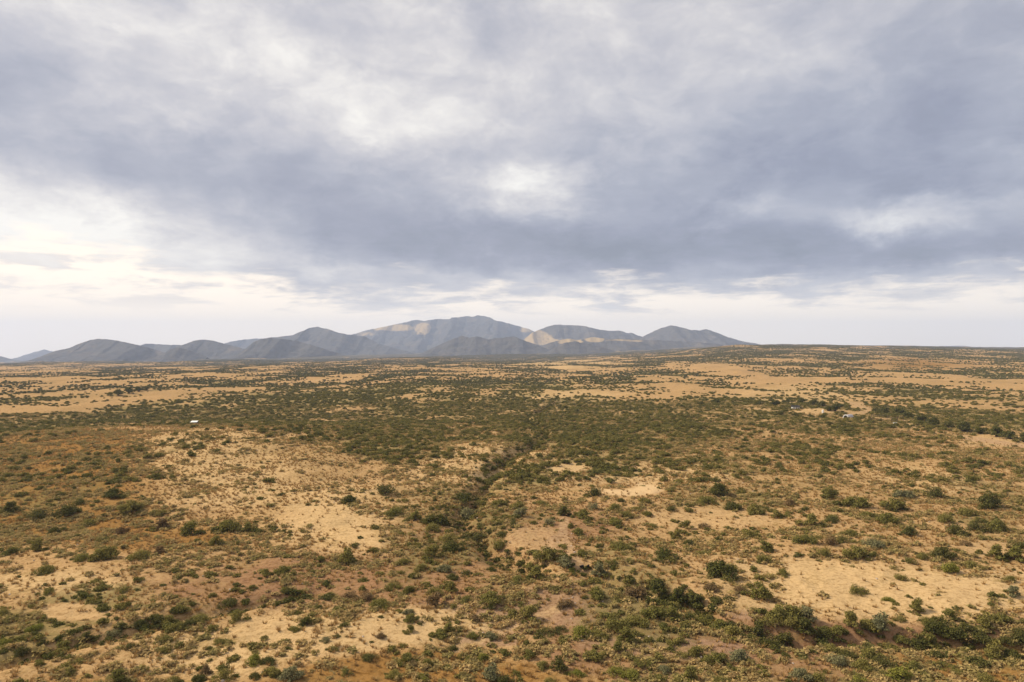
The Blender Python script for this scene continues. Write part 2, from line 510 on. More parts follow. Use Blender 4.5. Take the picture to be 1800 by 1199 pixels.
FOL = {
    'o': foliage_material('olive_leaves', (0.150, 0.142, 0.040), (0.205, 0.176, 0.054)),
    'd': foliage_material('dark_leaves', (0.078, 0.082, 0.024), (0.106, 0.100, 0.033)),  # dark leaf green with some of the bushes' shade mixed into the colour
    'g': foliage_material('grey_green_leaves', (0.175, 0.170, 0.088), (0.210, 0.194, 0.098)),
    'y': foliage_material('bright_green_leaves', (0.165, 0.170, 0.034), (0.200, 0.192, 0.044)),
    'b': foliage_material('brown_twigs', (0.150, 0.102, 0.050), (0.190, 0.126, 0.062), 0.1),
    'mix': foliage_material('mixed_scrub_leaves', (0.100, 0.100, 0.029), (0.205, 0.174, 0.054)),
    'far': foliage_material('far_scrub_leaves', (0.094, 0.098, 0.031), (0.168, 0.146, 0.050), 0.1),
    'low': foliage_material('low_scrub', (0.235, 0.198, 0.074), (0.42, 0.300, 0.138), 0.3),
    'grass': foliage_material('dry_grass_blades', (0.40, 0.26, 0.115), (0.27, 0.165, 0.062), 0.2),
}
BARK = plain('bark', (0.085, 0.06, 0.045), 0.95, 0.05)


# ------------------------------------------------------------------ mesh helpers
def mesh_obj(name, verts, faces, mat=None, parent=None, link=True, smooth=False):
    me = bpy.data.meshes.new(name)
    me.from_pydata([tuple(v) for v in verts], [], [tuple(f) for f in faces])
    if smooth:
        me.polygons.foreach_set('use_smooth', [True] * len(me.polygons))
    if mat:
        me.materials.append(mat)
    o = bpy.data.objects.new(name, me)
    if link:
        COL.objects.link(o)
    if parent:
        o.parent = parent
    return o


def fast_mesh(name, co, quads):
    me = bpy.data.meshes.new(name)
    me.vertices.add(len(co)); me.vertices.foreach_set('co', np.ascontiguousarray(co, dtype=np.float32).ravel())
    k = quads.shape[1]
    me.loops.add(quads.size); me.loops.foreach_set('vertex_index', np.ascontiguousarray(quads, dtype=np.int32).ravel())
    me.polygons.add(len(quads)); me.polygons.foreach_set('loop_start', np.arange(0, quads.size, k, dtype=np.int32))
    me.update(calc_edges=True)
    return me


def tag(o, label=None, cat=None, group=None, kind=None):
    for k, v in (('label', label), ('category', cat), ('group', group), ('kind', kind)):
        if v:
            o[k] = v
    return o


def empty(name, loc, rz=0.0):
    o = bpy.data.objects.new(name, None)
    COL.objects.link(o)
    o.location = loc; o.rotation_euler = (0, 0, rz)
    o.empty_display_size = 0.5
    return o


# ------------------------------------------------------------------ ground
def build_ground():
    front = np.linspace(R(-52), R(52), 600)
    back = np.linspace(R(52), R(308), 74)[1:-1]
    aa = np.concatenate([front, back])
    rr = np.concatenate([np.geomspace(2, 58, 22)[:-1], np.geomspace(58, 6000, 540)[:-1], np.geomspace(6000, 12200, 18)])
    A, RR = np.meshgrid(aa, rr)
    X = (RR * np.sin(A)).ravel(); Y = (RR * np.cos(A)).ravel()
    Z = terrain(X, Y)
    na, nr = len(aa), len(rr)
    i = np.arange(nr - 1)[:, None]; j = np.arange(na)[None, :]
    jn = (j + 1) % na
    q = np.stack([i * na + j, i * na + jn, (i + 1) * na + jn, (i + 1) * na + j], -1).reshape(-1, 4)[:, ::-1]
    me = fast_mesh('ground', np.stack([X, Y, Z], 1), q)
    me.polygons.foreach_set('use_smooth', np.ones(len(q), bool))
    s = survey(X, Y, Z)
    px, py, cover, tw, bare, pink = s
    sc = shrub_cover(X, Y, Z, s)
    r = np.hypot(X, Y)
    front_ok = (Y > 20)
    vals = {'pale': tw[0], 'red': tw[2], 'brown': tw[3], 'scrub': sc, 'bare': bare, 'pink': pink,
            'far': sstep(r, 2200, 3600), 'pan': ell(px, py, 1108, 860, 56, 11, 0.12) * (1 - 0.85 * ell(px, py, 1084, 855, 30, 5, 0.5))}  # pale pan colour held back where the bank's shade is painted
    for k, v in vals.items():
        at_ = me.attributes.new(k, 'FLOAT', 'POINT')
        v = np.where(front_ok, v, {'pale': .3, 'red': .3, 'brown': .3, 'scrub': .4}.get(k, 0.0)) if k != 'far' else v
        at_.data.foreach_set('value', np.ascontiguousarray(v, dtype=np.float32))
    me.materials.append(ground_material())
    o = bpy.data.objects.new('ground', me)
    COL.objects.link(o)
    return tag(o, kind='structure')


build_ground()


# ------------------------------------------------------------------ mountains
def mountain_material():
    m, t, b = material('brushy_mountain_slopes')
    g = t.new('ShaderNodeNewGeometry').outputs['Position']
    grass = t.attr('grass')  # sunlit slope patches, painted in as a pale dry-grass colour
    n1 = t.noise(t.vmath('MULTIPLY', g, (0.004, 0.004, 0.008)), 1.0, 8, 0.65, 0.3)
    n2 = t.noise(t.vmath('MULTIPLY', g, (0.03, 0.03, 0.03)), 1.0, 5, 0.7)
    f = t.math('ADD', grass, t.math('ADD', t.math('MULTIPLY', t.math('SUBTRACT', n1, 0.5), 0.9), t.math('MULTIPLY', t.math('SUBTRACT', n2, 0.5), 0.5)))  # grass here is the mask of the painted sun patches
    c = t.mix(n2, (0.044, 0.047, 0.050, 1), (0.112, 0.105, 0.098, 1))
    c = t.mix(t.step(n1, 0.50, 0.72, 0, 0.75), c, (0.17, 0.135, 0.10, 1))
    n3 = t.noise(t.vmath('MULTIPLY', g, (0.012, 0.012, 0.02)), 1.0, 6, 0.7, 0.6)
    c = t.mix(t.step(n3, 0.50, 0.62, 0, 0.6), c, t.mix(1.0, c, (0.45, 0.48, 0.52, 1), 'MULTIPLY'))
    c = t.mix(t.step(f, 0.36, 0.72), c, (0.36, 0.265, 0.140, 1))  # pale tan stands in for sunlight on these patches
    t.l.new(c, b.inputs['Base Color'])
    b.inputs['Roughness'].default_value = 1.0
    b.inputs['Specular IOR Level'].default_value = 0.0
    bp = t.new('ShaderNodeBump'); bp.inputs['Strength'].default_value = 0.7; bp.inputs['Distance'].default_value = 60
    t.l.new(n1, bp.inputs['Height']); t.l.new(bp.outputs[0], b.inputs['Normal'])
    return m


MTN = mountain_material()


def mountain(name, pts, D, T, seed, grass=(), rough=1.0, spur=0.5):  # grass: ellipses where sun on the slope is painted as pale grass
    pts = np.array(pts, float)
    ns, nt = max(120, int((pts[-1, 0] - pts[0, 0]) * 1.3)), 121
    px = np.linspace(pts[0, 0], pts[-1, 0], ns)
    py = np.interp(px, pts[:, 0], pts[:, 1])
    kx = np.arange(-6, 7); ker = np.exp(-(kx * (px[1] - px[0]) / 2.2) ** 2); ker /= ker.sum()
    pad = np.concatenate([np.full(6, py[0]), py, np.full(6, py[-1])])
    py = np.convolve(pad, ker, 'valid')
    y0 = D + (fbm(px / 40, px * 0 + seed, 3, seed) - 0.5) * T * 0.5
    py = py + (fbm(px / 5, px * 0 + 3.1, 3, seed + 3) - 0.5) * 1.4 * rough + (fbm(px / 13, px * 0 + 8.7, 2, seed + 5) - 0.5) * 3.0 * (rough - 0.75)
    t = np.linspace(-1, 1, nt)
    S, TT = np.meshgrid(np.arange(ns), t, indexing='ij')
    gx_ = np.repeat((pts[:, 0] - CX) / F, 3) * np.tile([D - T, D, D + T], len(pts)); gy_ = np.tile([D - T, D, D + T], len(pts))
    zb = float(terrain(gx_, gy_).min()) - 25.0
    zc = EYE + (YH - py) / F * y0
    Hh = zc - zb
    a = np.abs(TT)
    X0 = (px - CX) / F * y0
    Y = y0[:, None] + TT * T
    X = X0[:, None] * np.ones_like(TT)
    lam = 0.38 * T
    wx = fbm(X / (1.6 * lam), Y / (1.6 * lam), 3, seed + 31) - 0.5
    n = fbm(X / lam + 1.6 * wx, Y / (1.5 * lam) + 1.2 * wx, 5, seed + 9)
    ridge = 1 - np.abs(2 * n - 1)
    prof = (1 - a) ** 1.25 * 0.75 + 0.25 * (0.5 + 0.5 * np.cos(np.pi * a))
    Zt = zb + Hh[:, None] * np.clip(prof - spur * (1 - ridge) * 2.2 * a * (1 - a) + spur * 0.25 * (ridge - 0.6) * 2.2 * a * (1 - a), 0, 1)
    Zt = Zt - (1 - np.abs(2 * fbm(X / 210 + wx, Y / 260, 4, seed + 27) - 1)) ** 2 * 0.17 * Hh[:, None] * np.minimum(1, a * 4) * (1 - a)
    Zt = Zt + (fbm(X / 90, Y / 90, 3, seed + 20) - 0.5) * 20 * rough * np.minimum(1, a * 6) * (1 - a)
    # flanks pull in towards the ends so that each mountain is a rounded mass
    co = np.stack([X, Y, Zt], -1).reshape(-1, 3)
    i = np.arange(ns - 1)[:, None]; j = np.arange(nt - 1)[None, :]
    q = np.stack([i * nt + j, (i + 1) * nt + j, (i + 1) * nt + j + 1, i * nt + j + 1], -1).reshape(-1, 4)
    me = fast_mesh(name, co, q)
    me.polygons.foreach_set('use_smooth', np.ones(len(q), bool))
    u, v = chart(co[:, 0], co[:, 1], co[:, 2])
    sun_patch = np.zeros(len(co))
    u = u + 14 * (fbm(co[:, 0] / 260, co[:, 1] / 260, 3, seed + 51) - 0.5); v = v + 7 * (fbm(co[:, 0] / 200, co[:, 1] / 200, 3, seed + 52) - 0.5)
    for e in grass:  # ellipses of sunlight painted on the slope
        sun_patch = np.maximum(sun_patch, ell(u, v, *e[:4], soft=0.5) * (e[4] if len(e) > 4 else 1.0))
    sun_patch = sun_patch * (0.55 + 0.75 * ridge.reshape(-1) * (0.6 + 0.8 * fbm(co[:, 0] / 120, co[:, 1] / 120, 3, seed + 77)))
    at_ = me.attributes.new('grass', 'FLOAT', 'POINT'); at_.data.foreach_set('value', sun_patch.astype(np.float32))  # mask of the painted sun patches
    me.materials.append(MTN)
    o = bpy.data.objects.new(name, me)
    COL.objects.link(o)
    return tag(o, kind='structure')


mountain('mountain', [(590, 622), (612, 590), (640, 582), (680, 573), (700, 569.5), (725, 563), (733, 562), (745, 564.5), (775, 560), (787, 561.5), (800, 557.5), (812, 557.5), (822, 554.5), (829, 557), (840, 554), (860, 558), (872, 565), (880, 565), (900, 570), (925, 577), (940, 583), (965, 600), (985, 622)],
         9500, 2300, 3, grass=[(690, 577, 34, 6, .85), (742, 577, 17, 9, 1.0), (925, 581, 14, 6, .5), (640, 588, 20, 6, .45)], rough=1.2, spur=0.55)  # sunlit spots of the main mountain, painted pale
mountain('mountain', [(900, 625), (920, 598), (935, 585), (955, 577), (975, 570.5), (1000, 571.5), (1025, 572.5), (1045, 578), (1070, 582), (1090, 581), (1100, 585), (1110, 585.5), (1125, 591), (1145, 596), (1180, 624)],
         7600, 1300, 13, grass=[(943, 594, 26, 13, 1.0), (962, 600, 22, 8, .9)], spur=0.5)  # sunlit left cone, painted as pale slope colour
mountain('mountain', [(1095, 624), (1130, 592), (1150, 582), (1165, 576), (1180, 572), (1200, 576), (1215, 580), (1230, 581), (1241, 578), (1255, 583), (1280, 593), (1300, 599), (1340, 606), (1390, 624)],
         7200, 1200, 23, spur=0.45)
mountain('hill', [(735, 624), (765, 609), (790, 598), (813, 590), (825, 594), (838, 591), (860, 597), (870, 594.5), (882, 594), (900, 591), (907, 593), (925, 600), (945, 606), (985, 624)], 5200, 620, 33, spur=0.5)
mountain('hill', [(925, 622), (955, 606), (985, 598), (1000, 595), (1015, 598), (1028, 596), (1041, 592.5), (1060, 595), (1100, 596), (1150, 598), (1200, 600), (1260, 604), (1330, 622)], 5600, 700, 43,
         grass=[(1000, 599, 22, 5, 1.0), (1045, 597, 18, 4, 1.0), (1100, 598, 36, 2, .6)], spur=0.45)  # tan foothills, with sunlight painted into the pale patches
mountain('hill', [(955, 622), (990, 603), (1010, 600), (1030, 604), (1060, 610), (1095, 623)], 4700, 420, 47, spur=0.4)
mountain('mountain', [(440, 622), (470, 594), (490, 592), (515, 589), (530, 582), (545, 576.5), (558, 575), (575, 578), (592, 584), (612, 588), (640, 591), (665, 603), (700, 614), (745, 625)], 6800, 1100, 53, spur=0.4)
mountain('hill', [(415, 626), (432, 613), (445, 602), (460, 595.5), (475, 594), (495, 596), (520, 599), (560, 610), (610, 626)], 4900, 560, 63, spur=0.5)
mountain('hill', [(360, 624), (395, 603), (425, 597), (450, 595), (475, 596), (520, 624)], 9000, 1000, 73, spur=0.4)
mountain('hill', [(285, 628), (305, 612), (325, 605), (340, 599), (355, 597), (372, 598), (385, 602), (405, 607), (440, 616), (480, 628)], 5400, 650, 83, spur=0.45)
mountain('hill', [(225, 628), (248, 606), (258, 604), (285, 605.5), (310, 606.5), (345, 606), (380, 628)], 6600, 700, 93, spur=0.4)
mountain('hill', [(285, 628), (298, 615), (312, 610.5), (322, 612), (345, 620), (365, 628)], 4500, 260, 97, spur=0.4)
mountain('hill', [(60, 632), (95, 618), (120, 612), (140, 604), (160, 597.5), (174, 595.5), (190, 597), (210, 599.5), (245, 607), (275, 615), (320, 630)], 5000, 780, 103, spur=0.45)
mountain('hill', [(15, 634), (40, 626), (62, 618.5), (78, 614.5), (88, 617), (110, 622), (150, 632)], 10500, 900, 113, spur=0.4)
mountain('hill', [(-140, 634), (-60, 618), (-20, 622), (8, 628), (40, 636)], 7500, 700, 123, spur=0.4)
mountain('hill', [(1560, 622), (1640, 609), (1690, 607.5), (1710, 611), (1800, 621)], 11000, 900, 133, spur=0.3)


# ------------------------------------------------------------------ shrub shapes
rng = np.random.default_rng(7)


def leaf_cloud(rs, width, height, lobes, nleaf, leaf, tri=False, low=0.12):
    """Many small leaf faces spread through the lobes of a crown that reaches the ground."""
    L = []
    for k in range(lobes):
        a = rs.uniform(0, 2 * np.pi); d = width * 0.5 * rs.uniform(0.05, 0.86) ** 0.8
        rad = width * rs.uniform(0.08, 0.20)
        cz = height * rs.uniform(0.22, 0.80) * (1 - 0.45 * (d / (width * 0.5)))
        L.append((d * np.cos(a), d * np.sin(a), max(cz, rad * 0.55), rad))
    L.append((0, 0, height * 0.55, width * 0.17))
    L = np.array(L)
    L = L * np.array([1.0, rs.uniform(0.62, 0.95), 1, 1]); wts = L[:, 3] ** 2; wts /= wts.sum()
    idx = rs.choice(len(L), nleaf, p=wts)
    dirs = rs.normal(size=(nleaf, 3)); dirs /= np.linalg.norm(dirs, axis=1)[:, None]
    rad = L[idx, 3] * np.where(rs.uniform(0, 1, nleaf) < 0.2, rs.uniform(1.0, 1.5, nleaf), rs.uniform(0.35, 1.12, nleaf) ** 0.6)
    c = L[idx, :3] + dirs * rad[:, None] * np.array([1, 1, 0.72])
    c[:, 2] = np.clip(c[:, 2], low * height, None)
    nrm = dirs * 0.7 + rs.normal(size=(nleaf, 3)) * 0.55 + np.array([0, 0, 0.55])
    nrm /= np.linalg.norm(nrm, axis=1)[:, None]
    t = np.cross(nrm, rs.normal(size=(nleaf, 3))); t /= np.linalg.norm(t, axis=1)[:, None]
    b = np.cross(nrm, t)
    s = leaf * rs.uniform(0.6, 1.4, nleaf)[:, None]
    if tri:
        co = np.stack([c - t * s * .6 - b * s * .4, c + t * s * .6 - b * s * .4, c + b * s * .7], 1).reshape(-1, 3)
        return co, np.arange(nleaf * 3).reshape(-1, 3), L
    co = np.stack([c - t * s * .5, c - b * s * .28, c + t * s * .5, c + b * s * .28], 1).reshape(-1, 3)
    return co, np.arange(nleaf * 4).reshape(-1, 4), L


def tube(p0, p1, r0, r1, V, Fc, n=5):
    p0, p1 = Vector(p0), Vector(p1)
    ax = (p1 - p0).normalized()
    u = ax.orthogonal().normalized(); v = ax.cross(u)
    b = len(V)
    for p, r in ((p0, r0), (p1, r1)):
        for k in range(n):
            a = 2 * math.pi * k / n
            V.append(tuple(p + u * math.cos(a) * r + v * math.sin(a) * r))
    for k in range(n):
        Fc.append((b + k, b + (k + 1) % n, b + n + (k + 1) % n, b + n + k))
    Fc.append(tuple(b + n + k for k in range(n)))


def stem_mesh(name, L, rs, thick=0.06):
    V, Fc = [], []
    for lx, ly, lz, rad in L[:7]:
        bx_, by_ = lx * 0.10, ly * 0.10
        mx, my, mz = lx * 0.5 + rs.normal() * .08, ly * 0.5 + rs.normal() * .08, lz * 0.5
        tube((bx_, by_, -0.25), (mx, my, mz), thick, thick * .7, V, Fc)
        tube((mx, my, mz), (lx, ly, lz), thick * .7, thick * .4, V, Fc)
        for _ in range(2):
            e = rs.normal(size=3) * rad * 0.6
            tube((lx, ly, lz), (lx + e[0], ly + e[1], lz + abs(e[2]) * .8), thick * .4, thick * .15, V, Fc, 3)
    me = bpy.data.meshes.new(name)
    me.from_pydata(V, [], Fc)
    me.materials.append(BARK)
    return me


def cloud_mesh(name, co, fc, mat):
    me = fast_mesh(name, co, fc)
    me.materials.append(mat)
    return me


SHAPES = ['rounded', 'sprawling', 'ragged', 'upright']
NEAR = []      # (shape word, foliage mesh, stem mesh, nominal width)
for k in range(12):
    rs = np.random.default_rng(100 + k)
    sh = SHAPES[k % 4]
    wd, ht, nl, lo = {'rounded': (3.1, 1.6, 1700, 16), 'sprawling': (4.0, 1.3, 1700, 22), 'ragged': (3.6, 1.6, 1000, 14), 'upright': (2.5, 2.0, 1200, 13)}[sh]
    co, fc, L = leaf_cloud(rs, wd, ht, lo, int(nl * 1.25), 0.21)
    ext = max(np.ptp(co[:, 0]), np.ptp(co[:, 1]))
    NEAR.append((sh, cloud_mesh('foliage', co, fc, FOL['o']), stem_mesh('stem', L, rs), ext * 0.94))


# ------------------------------------------------------------------ stuff scattered by geometry nodes
def source_collection(name, meshes):
    c = bpy.data.collections.new(name)
    for k, me in enumerate(meshes):
        o = bpy.data.objects.new('%s_%02d' % (name, k), me)
        c.objects.link(o)
    return c


def scatter(name, pts, rot, scl, idx, coll, label):
    me = bpy.data.meshes.new(name)
    me.vertices.add(len(pts)); me.vertices.foreach_set('co', np.ascontiguousarray(pts, dtype=np.float32).ravel())
    for nm, ty, v, key in (('rz', 'FLOAT', rot, 'value'), ('sc', 'FLOAT_VECTOR', scl, 'vector'), ('ix', 'INT', idx, 'value')):
        a = me.attributes.new(nm, ty, 'POINT')
        a.data.foreach_set(key, np.ascontiguousarray(v, dtype=np.int32 if ty == 'INT' else np.float32).ravel())
    o = bpy.data.objects.new(name, me)
    COL.objects.link(o)
    g = bpy.data.node_groups.new(name, 'GeometryNodeTree')
    g.interface.new_socket('Geometry', in_out='INPUT', socket_type='NodeSocketGeometry')
    g.interface.new_socket('Geometry', in_out='OUTPUT', socket_type='NodeSocketGeometry')
    n = g.nodes; l = g.links
    gi, go = n.new('NodeGroupInput'), n.new('NodeGroupOutput')
    ci = n.new('GeometryNodeCollectionInfo')
    ci.inputs['Collection'].default_value = coll
    ci.inputs['Separate Children'].default_value = True
    ci.inputs['Reset Children'].default_value = True
    ip = n.new('GeometryNodeInstanceOnPoints')
    ip.inputs['Pick Instance'].default_value = True
    def named(ty, nm):
        q = n.new('GeometryNodeInputNamedAttribute'); q.data_type = ty; q.inputs[0].default_value = nm
        return q.outputs['Attribute']
    cb = n.new('ShaderNodeCombineXYZ'); l.new(named('FLOAT', 'rz'), cb.inputs[2])
    er = n.new('FunctionNodeEulerToRotation'); l.new(cb.outputs[0], er.inputs[0])
    l.new(gi.outputs[0], ip.inputs['Points']); l.new(ci.outputs[0], ip.inputs['Instance'])
    l.new(named('INT', 'ix'), ip.inputs['Instance Index']); l.new(er.outputs[0], ip.inputs['Rotation'])
    l.new(named('FLOAT_VECTOR', 'sc'), ip.inputs['Scale']); l.new(ip.outputs[0], go.inputs[0])
    md = o.modifiers.new('scatter', 'NODES'); md.node_group = g
    return tag(o, label=label, kind='stuff')


def wedge(n, r0, r1, half=R(47)):
    r = np.sqrt(rng.uniform(r0 * r0, r1 * r1, n)); a = rng.uniform(-half, half, n)
    return r * np.sin(a), r * np.cos(a)


# ------------------------------------------------------------------ the largest shrubs, one by one (3x enlargements of the photograph: x, y, width, tint)
LISTS = [((0, 850), """1220,640,130d 1260,715,120o 1160,835,90o 1340,935,150y 1420,940,110d 1620,745,75d 1560,770,90o 900,735,110o 960,670,100o 1060,725,140o 940,775,120o 1000,750,110d
870,885,80o 690,865,80d 620,712,50d 530,603,45d 725,560,45g 925,465,60g 940,500,40o 1115,485,60o 1075,428,40g 1215,445,45d 1020,583,50o 810,620,50o 650,632,50o 220,945,70o 190,770,110y
60,720,110o 30,840,90y 400,790,60o 460,830,90d 610,800,110g 650,770,70d 750,740,80d 840,730,100d 470,1015,60o 620,1045,110o 330,890,110o 280,905,80o 1510,835,60y 1690,415,70o 1650,465,60o
1500,475,110o 1400,490,80o 1500,560,90o 1590,580,60o 1330,555,60o 1250,540,50b 1730,600,90d 1680,655,60o 1760,872,50d 1720,825,70g 1780,802,50o 1440,1000,120o 1540,1020,140g 1350,1018,80d
1090,1000,80b 1190,1020,120o 1060,1040,90d 760,890,70b 110,900,90d 20,690,90o 1110,930,60o 920,1040,100o 510,525,60o 920,605,60b 730,662,50b 60,370,90o 210,350,90o 350,165,150d 200,175,130d
60,150,110d 430,105,70d 120,65,90d 610,70,130d 700,150,140o 840,160,100o 470,215,110o 860,235,100b 640,262,90b 550,165,50o 290,265,80d 1040,303,40d 1140,325,80o 1010,270,110o 1210,250,140o
1310,250,90o 1370,258,80d 540,395,160o 430,400,130o 740,395,150o 840,370,80b 1260,315,60o 105,492,50d 240,470,130o"""),
    ((600, 850), """230,55,150d 320,95,80o 50,95,110d 280,160,150o 650,180,130g 640,90,150d 750,115,130o 510,215,150d 480,245,120o 390,195,80o 840,120,90o 930,125,110o 950,175,90g 1050,110,110o
1170,170,90d 1270,178,110o 1330,135,80g 1330,65,110d 1100,212,80g 1240,268,90o 1210,228,60o 1300,205,60o 1440,135,90o 1480,95,80d 1600,95,90o 1550,138,70o 1500,175,90o 1450,218,110o 1610,165,70o
1640,228,80o 1740,138,70d 1750,202,40o 1400,248,50d 1245,335,60o 1270,382,80o 1360,332,50o 1470,350,150o 1520,410,90o 1420,420,80o 1710,400,170d 1770,290,70o 590,355,170d 490,380,110o 560,305,120o
460,287,60o 300,330,60d 360,328,60o 410,342,50b 100,285,40o 40,415,110o 170,365,70o 330,420,120o 420,450,130o 540,460,90g 660,480,80d 590,500,80d 730,305,150d 840,275,110d 840,335,110o 790,455,80d
1090,405,160o 1170,430,120g 990,455,110o 930,515,140o 1030,495,120o 1360,485,110g 1280,535,60o 1340,600,120o 1540,465,60o 1660,560,150d 1560,600,130b 1480,558,60d 1700,610,130d 1770,635,120d 270,550,110o
350,570,80o 490,585,120o 580,570,90o 800,620,150o 660,620,120o 500,640,120b 210,645,140o 130,610,110b 40,600,110b 930,635,80o 1180,645,120b 1000,705,120o 900,695,90o 790,650,70d 700,720,80b 350,680,70g
370,720,90o 230,668,50o 70,705,70b 210,702,60o 365,775,70o 20,748,60b 565,727,50y 615,732,60o 415,738,40y 520,805,110o 565,780,80o 690,805,90o 790,812,80g 890,822,60d 160,832,50y 210,805,70b 470,820,50y
1060,800,130d 1150,780,110d 1260,800,140y 1360,815,110o 1430,765,150o 1550,740,160o 1650,705,140o 1740,715,120o 1500,825,110o 1460,875,80o 1790,905,90o 330,855,50d 150,920,110d 350,945,110o 460,955,90o
590,870,80d 630,915,80o 990,915,90o 1050,965,90o 740,930,90y 280,1010,120o 430,1030,90y 620,1015,60d 800,1020,130g 860,1045,110d 1150,970,110d 1240,1005,110y 1330,925,120o 1440,995,110y 1520,1015,120y
1590,955,110o 1100,1045,90o 1700,985,90g 1780,1045,90o 30,995,70o"""),
    ((1200, 850), """120,105,180o 260,130,130d 370,155,120o 200,60,150d 450,112,70d 30,145,60g 490,178,80o 570,180,50o 600,75,60d 570,115,90b 760,70,120o 780,200,130d 680,225,120o 830,148,80d 640,310,150o
700,290,80o 840,305,80d 350,278,110o 20,230,80o 110,230,90b 180,295,70d 30,325,90d 110,375,110o 220,372,60o 430,350,90o 430,410,110o 605,382,60o 740,378,90o 770,320,110b 970,175,120o 1000,335,140g
880,270,100o 920,395,150o 1010,378,60d 530,480,120o 200,490,190d 260,460,100o 410,505,60g 150,555,110b 300,565,90b 410,600,120o 910,575,110o 1150,505,90o 1260,530,50y 1185,597,50d 1080,615,70y 1120,635,70o
1240,665,90o 1300,652,50d 1620,640,60o 1740,590,90g 1440,658,50o 1140,718,80o 1190,415,80o 1260,390,100o 1370,385,130d 1420,465,110y 1520,440,110o 1200,268,110d 1440,275,150d 1540,245,140d 1380,195,120o
1600,120,150d 1500,165,130o 1640,245,130o 1780,340,110d 1750,400,130o 1650,390,110o 1490,320,80b 1720,510,110o 1120,140,150o 1080,205,120o 900,115,150o 1150,70,120g 1330,70,120d 60,665,130d 200,775,140o
120,730,130o 40,710,120o 270,805,120o 520,705,180o 460,730,110o 560,740,130o 650,720,130g 640,785,130d 740,795,120d 820,785,110o 880,745,110o 980,765,120o 1050,760,130g 390,815,110d 450,855,120d 540,855,110d
1400,715,100o 1280,730,90o 1350,785,140d 1450,815,150d 1560,825,150d 1600,750,110o 1680,730,100o 1700,835,140d 1770,795,120d 1230,850,120d 1150,835,100o 1080,870,110o 1300,855,110o 780,875,100o 860,910,120d
980,915,120o 1060,960,140d 950,975,110o 820,950,130g 1200,975,110o 1550,955,130d 1650,910,120o 1740,925,120d 180,945,130o 280,920,130g 60,895,100o 40,1035,110o 200,1045,120o 620,1020,120g 700,1035,110o
920,1045,110y 1150,1040,130y 1270,1020,110o 1380,970,120o 1600,1040,130o 1450,1000,90o"""),
]
COLOUR_WORD = {'o': 'olive', 'd': 'dark green', 'g': 'grey-green', 'y': 'bright green', 'b': 'brown twiggy'}
ZONES = [(60, 880, 'in the brown grass at the left edge'), (210, 890, 'in dark scrub below the white shed'), (180, 960, 'in the brown scrub above the pale strips'), (300, 1010, 'on the pale strips left of the draw'),
         (60, 1090, 'beside the lower left end of the draw'), (240, 1100, 'along the left draw'), (360, 1085, 'at the upper end of the left draw'), (430, 930, 'in brown scrub by the pale flat'), (150, 1170, 'in the bottom left corner'),
         (330, 1180, 'at the bottom edge, left quarter'), (480, 1170, 'around the bright bush near the bottom edge'), (520, 1090, 'on the pale slope past the draw'), (520, 1020, 'on the slope above the left draw'),
         (650, 990, 'on the tan slope left of the gully'), (670, 880, 'on the pale slope left of the gully'), (810, 900, 'crowded along the central gully'), (830, 960, 'at the dark lower end of the gully'), (660, 1050, 'in the reddish ground below the gully'),
         (840, 1050, 'on the stony red ground below the calves'), (700, 1100, 'on the yellow grass patch near the bottom'), (920, 980, 'left of the two calves'), (650, 1170, 'at the bottom edge, left of centre'),
         (820, 1160, 'beside the reddish track at the bottom'), (950, 1170, 'at the bottom edge near the centre'), (930, 890, 'right of the central gully'), (1060, 880, 'below the round bare pan'), (1010, 930, 'beside the pink path of the calves'),
         (1110, 960, 'on the tan flat right of the calves'), (1060, 1040, 'in the dark draw right of the calves'), (1140, 1060, 'in the thicket of the lower draw'), (1030, 1110, 'at the left end of the lower thicket'),
         (1130, 1110, 'in front of the lower thicket'), (1120, 1180, 'in the bright clump at the bottom edge'), (1260, 880, 'in the clump beyond the bare pan'), (1220, 960, 'by the big dark bush past the calves'),
         (1270, 1010, 'left of the large sandy clearing'), (1420, 900, 'in the open scrub above the sandy clearing'), (1470, 960, 'at the upper edge of the sandy clearing'), (1600, 1050, 'on the sandy clearing'),
         (1620, 900, 'in dense scrub at the middle right'), (1650, 970, 'in the dark belt above the sandy clearing'), (1770, 980, 'at the right edge above the clearing'), (1240, 1090, 'at the left of the dark foreground thicket'),
         (1390, 1090, 'in the dark thicket below the clearing'), (1520, 1100, 'amid the dark belt below the clearing'), (1680, 1110, 'in the dark belt near the right edge'), (1770, 1110, 'in the dark belt at the right edge'),
         (1480, 1160, 'in the shaded scrub at bottom right'), (1270, 1160, 'on the bare brown ground at the bottom'), (1420, 1185, 'at the bottom edge, right of centre'), (1600, 1185, 'at the bottom edge, right quarter'), (1730, 1160, 'in the bottom right corner')]
ORD = ['first', 'second', 'third', 'fourth', 'fifth', 'sixth', 'seventh', 'eighth', 'ninth', 'tenth']

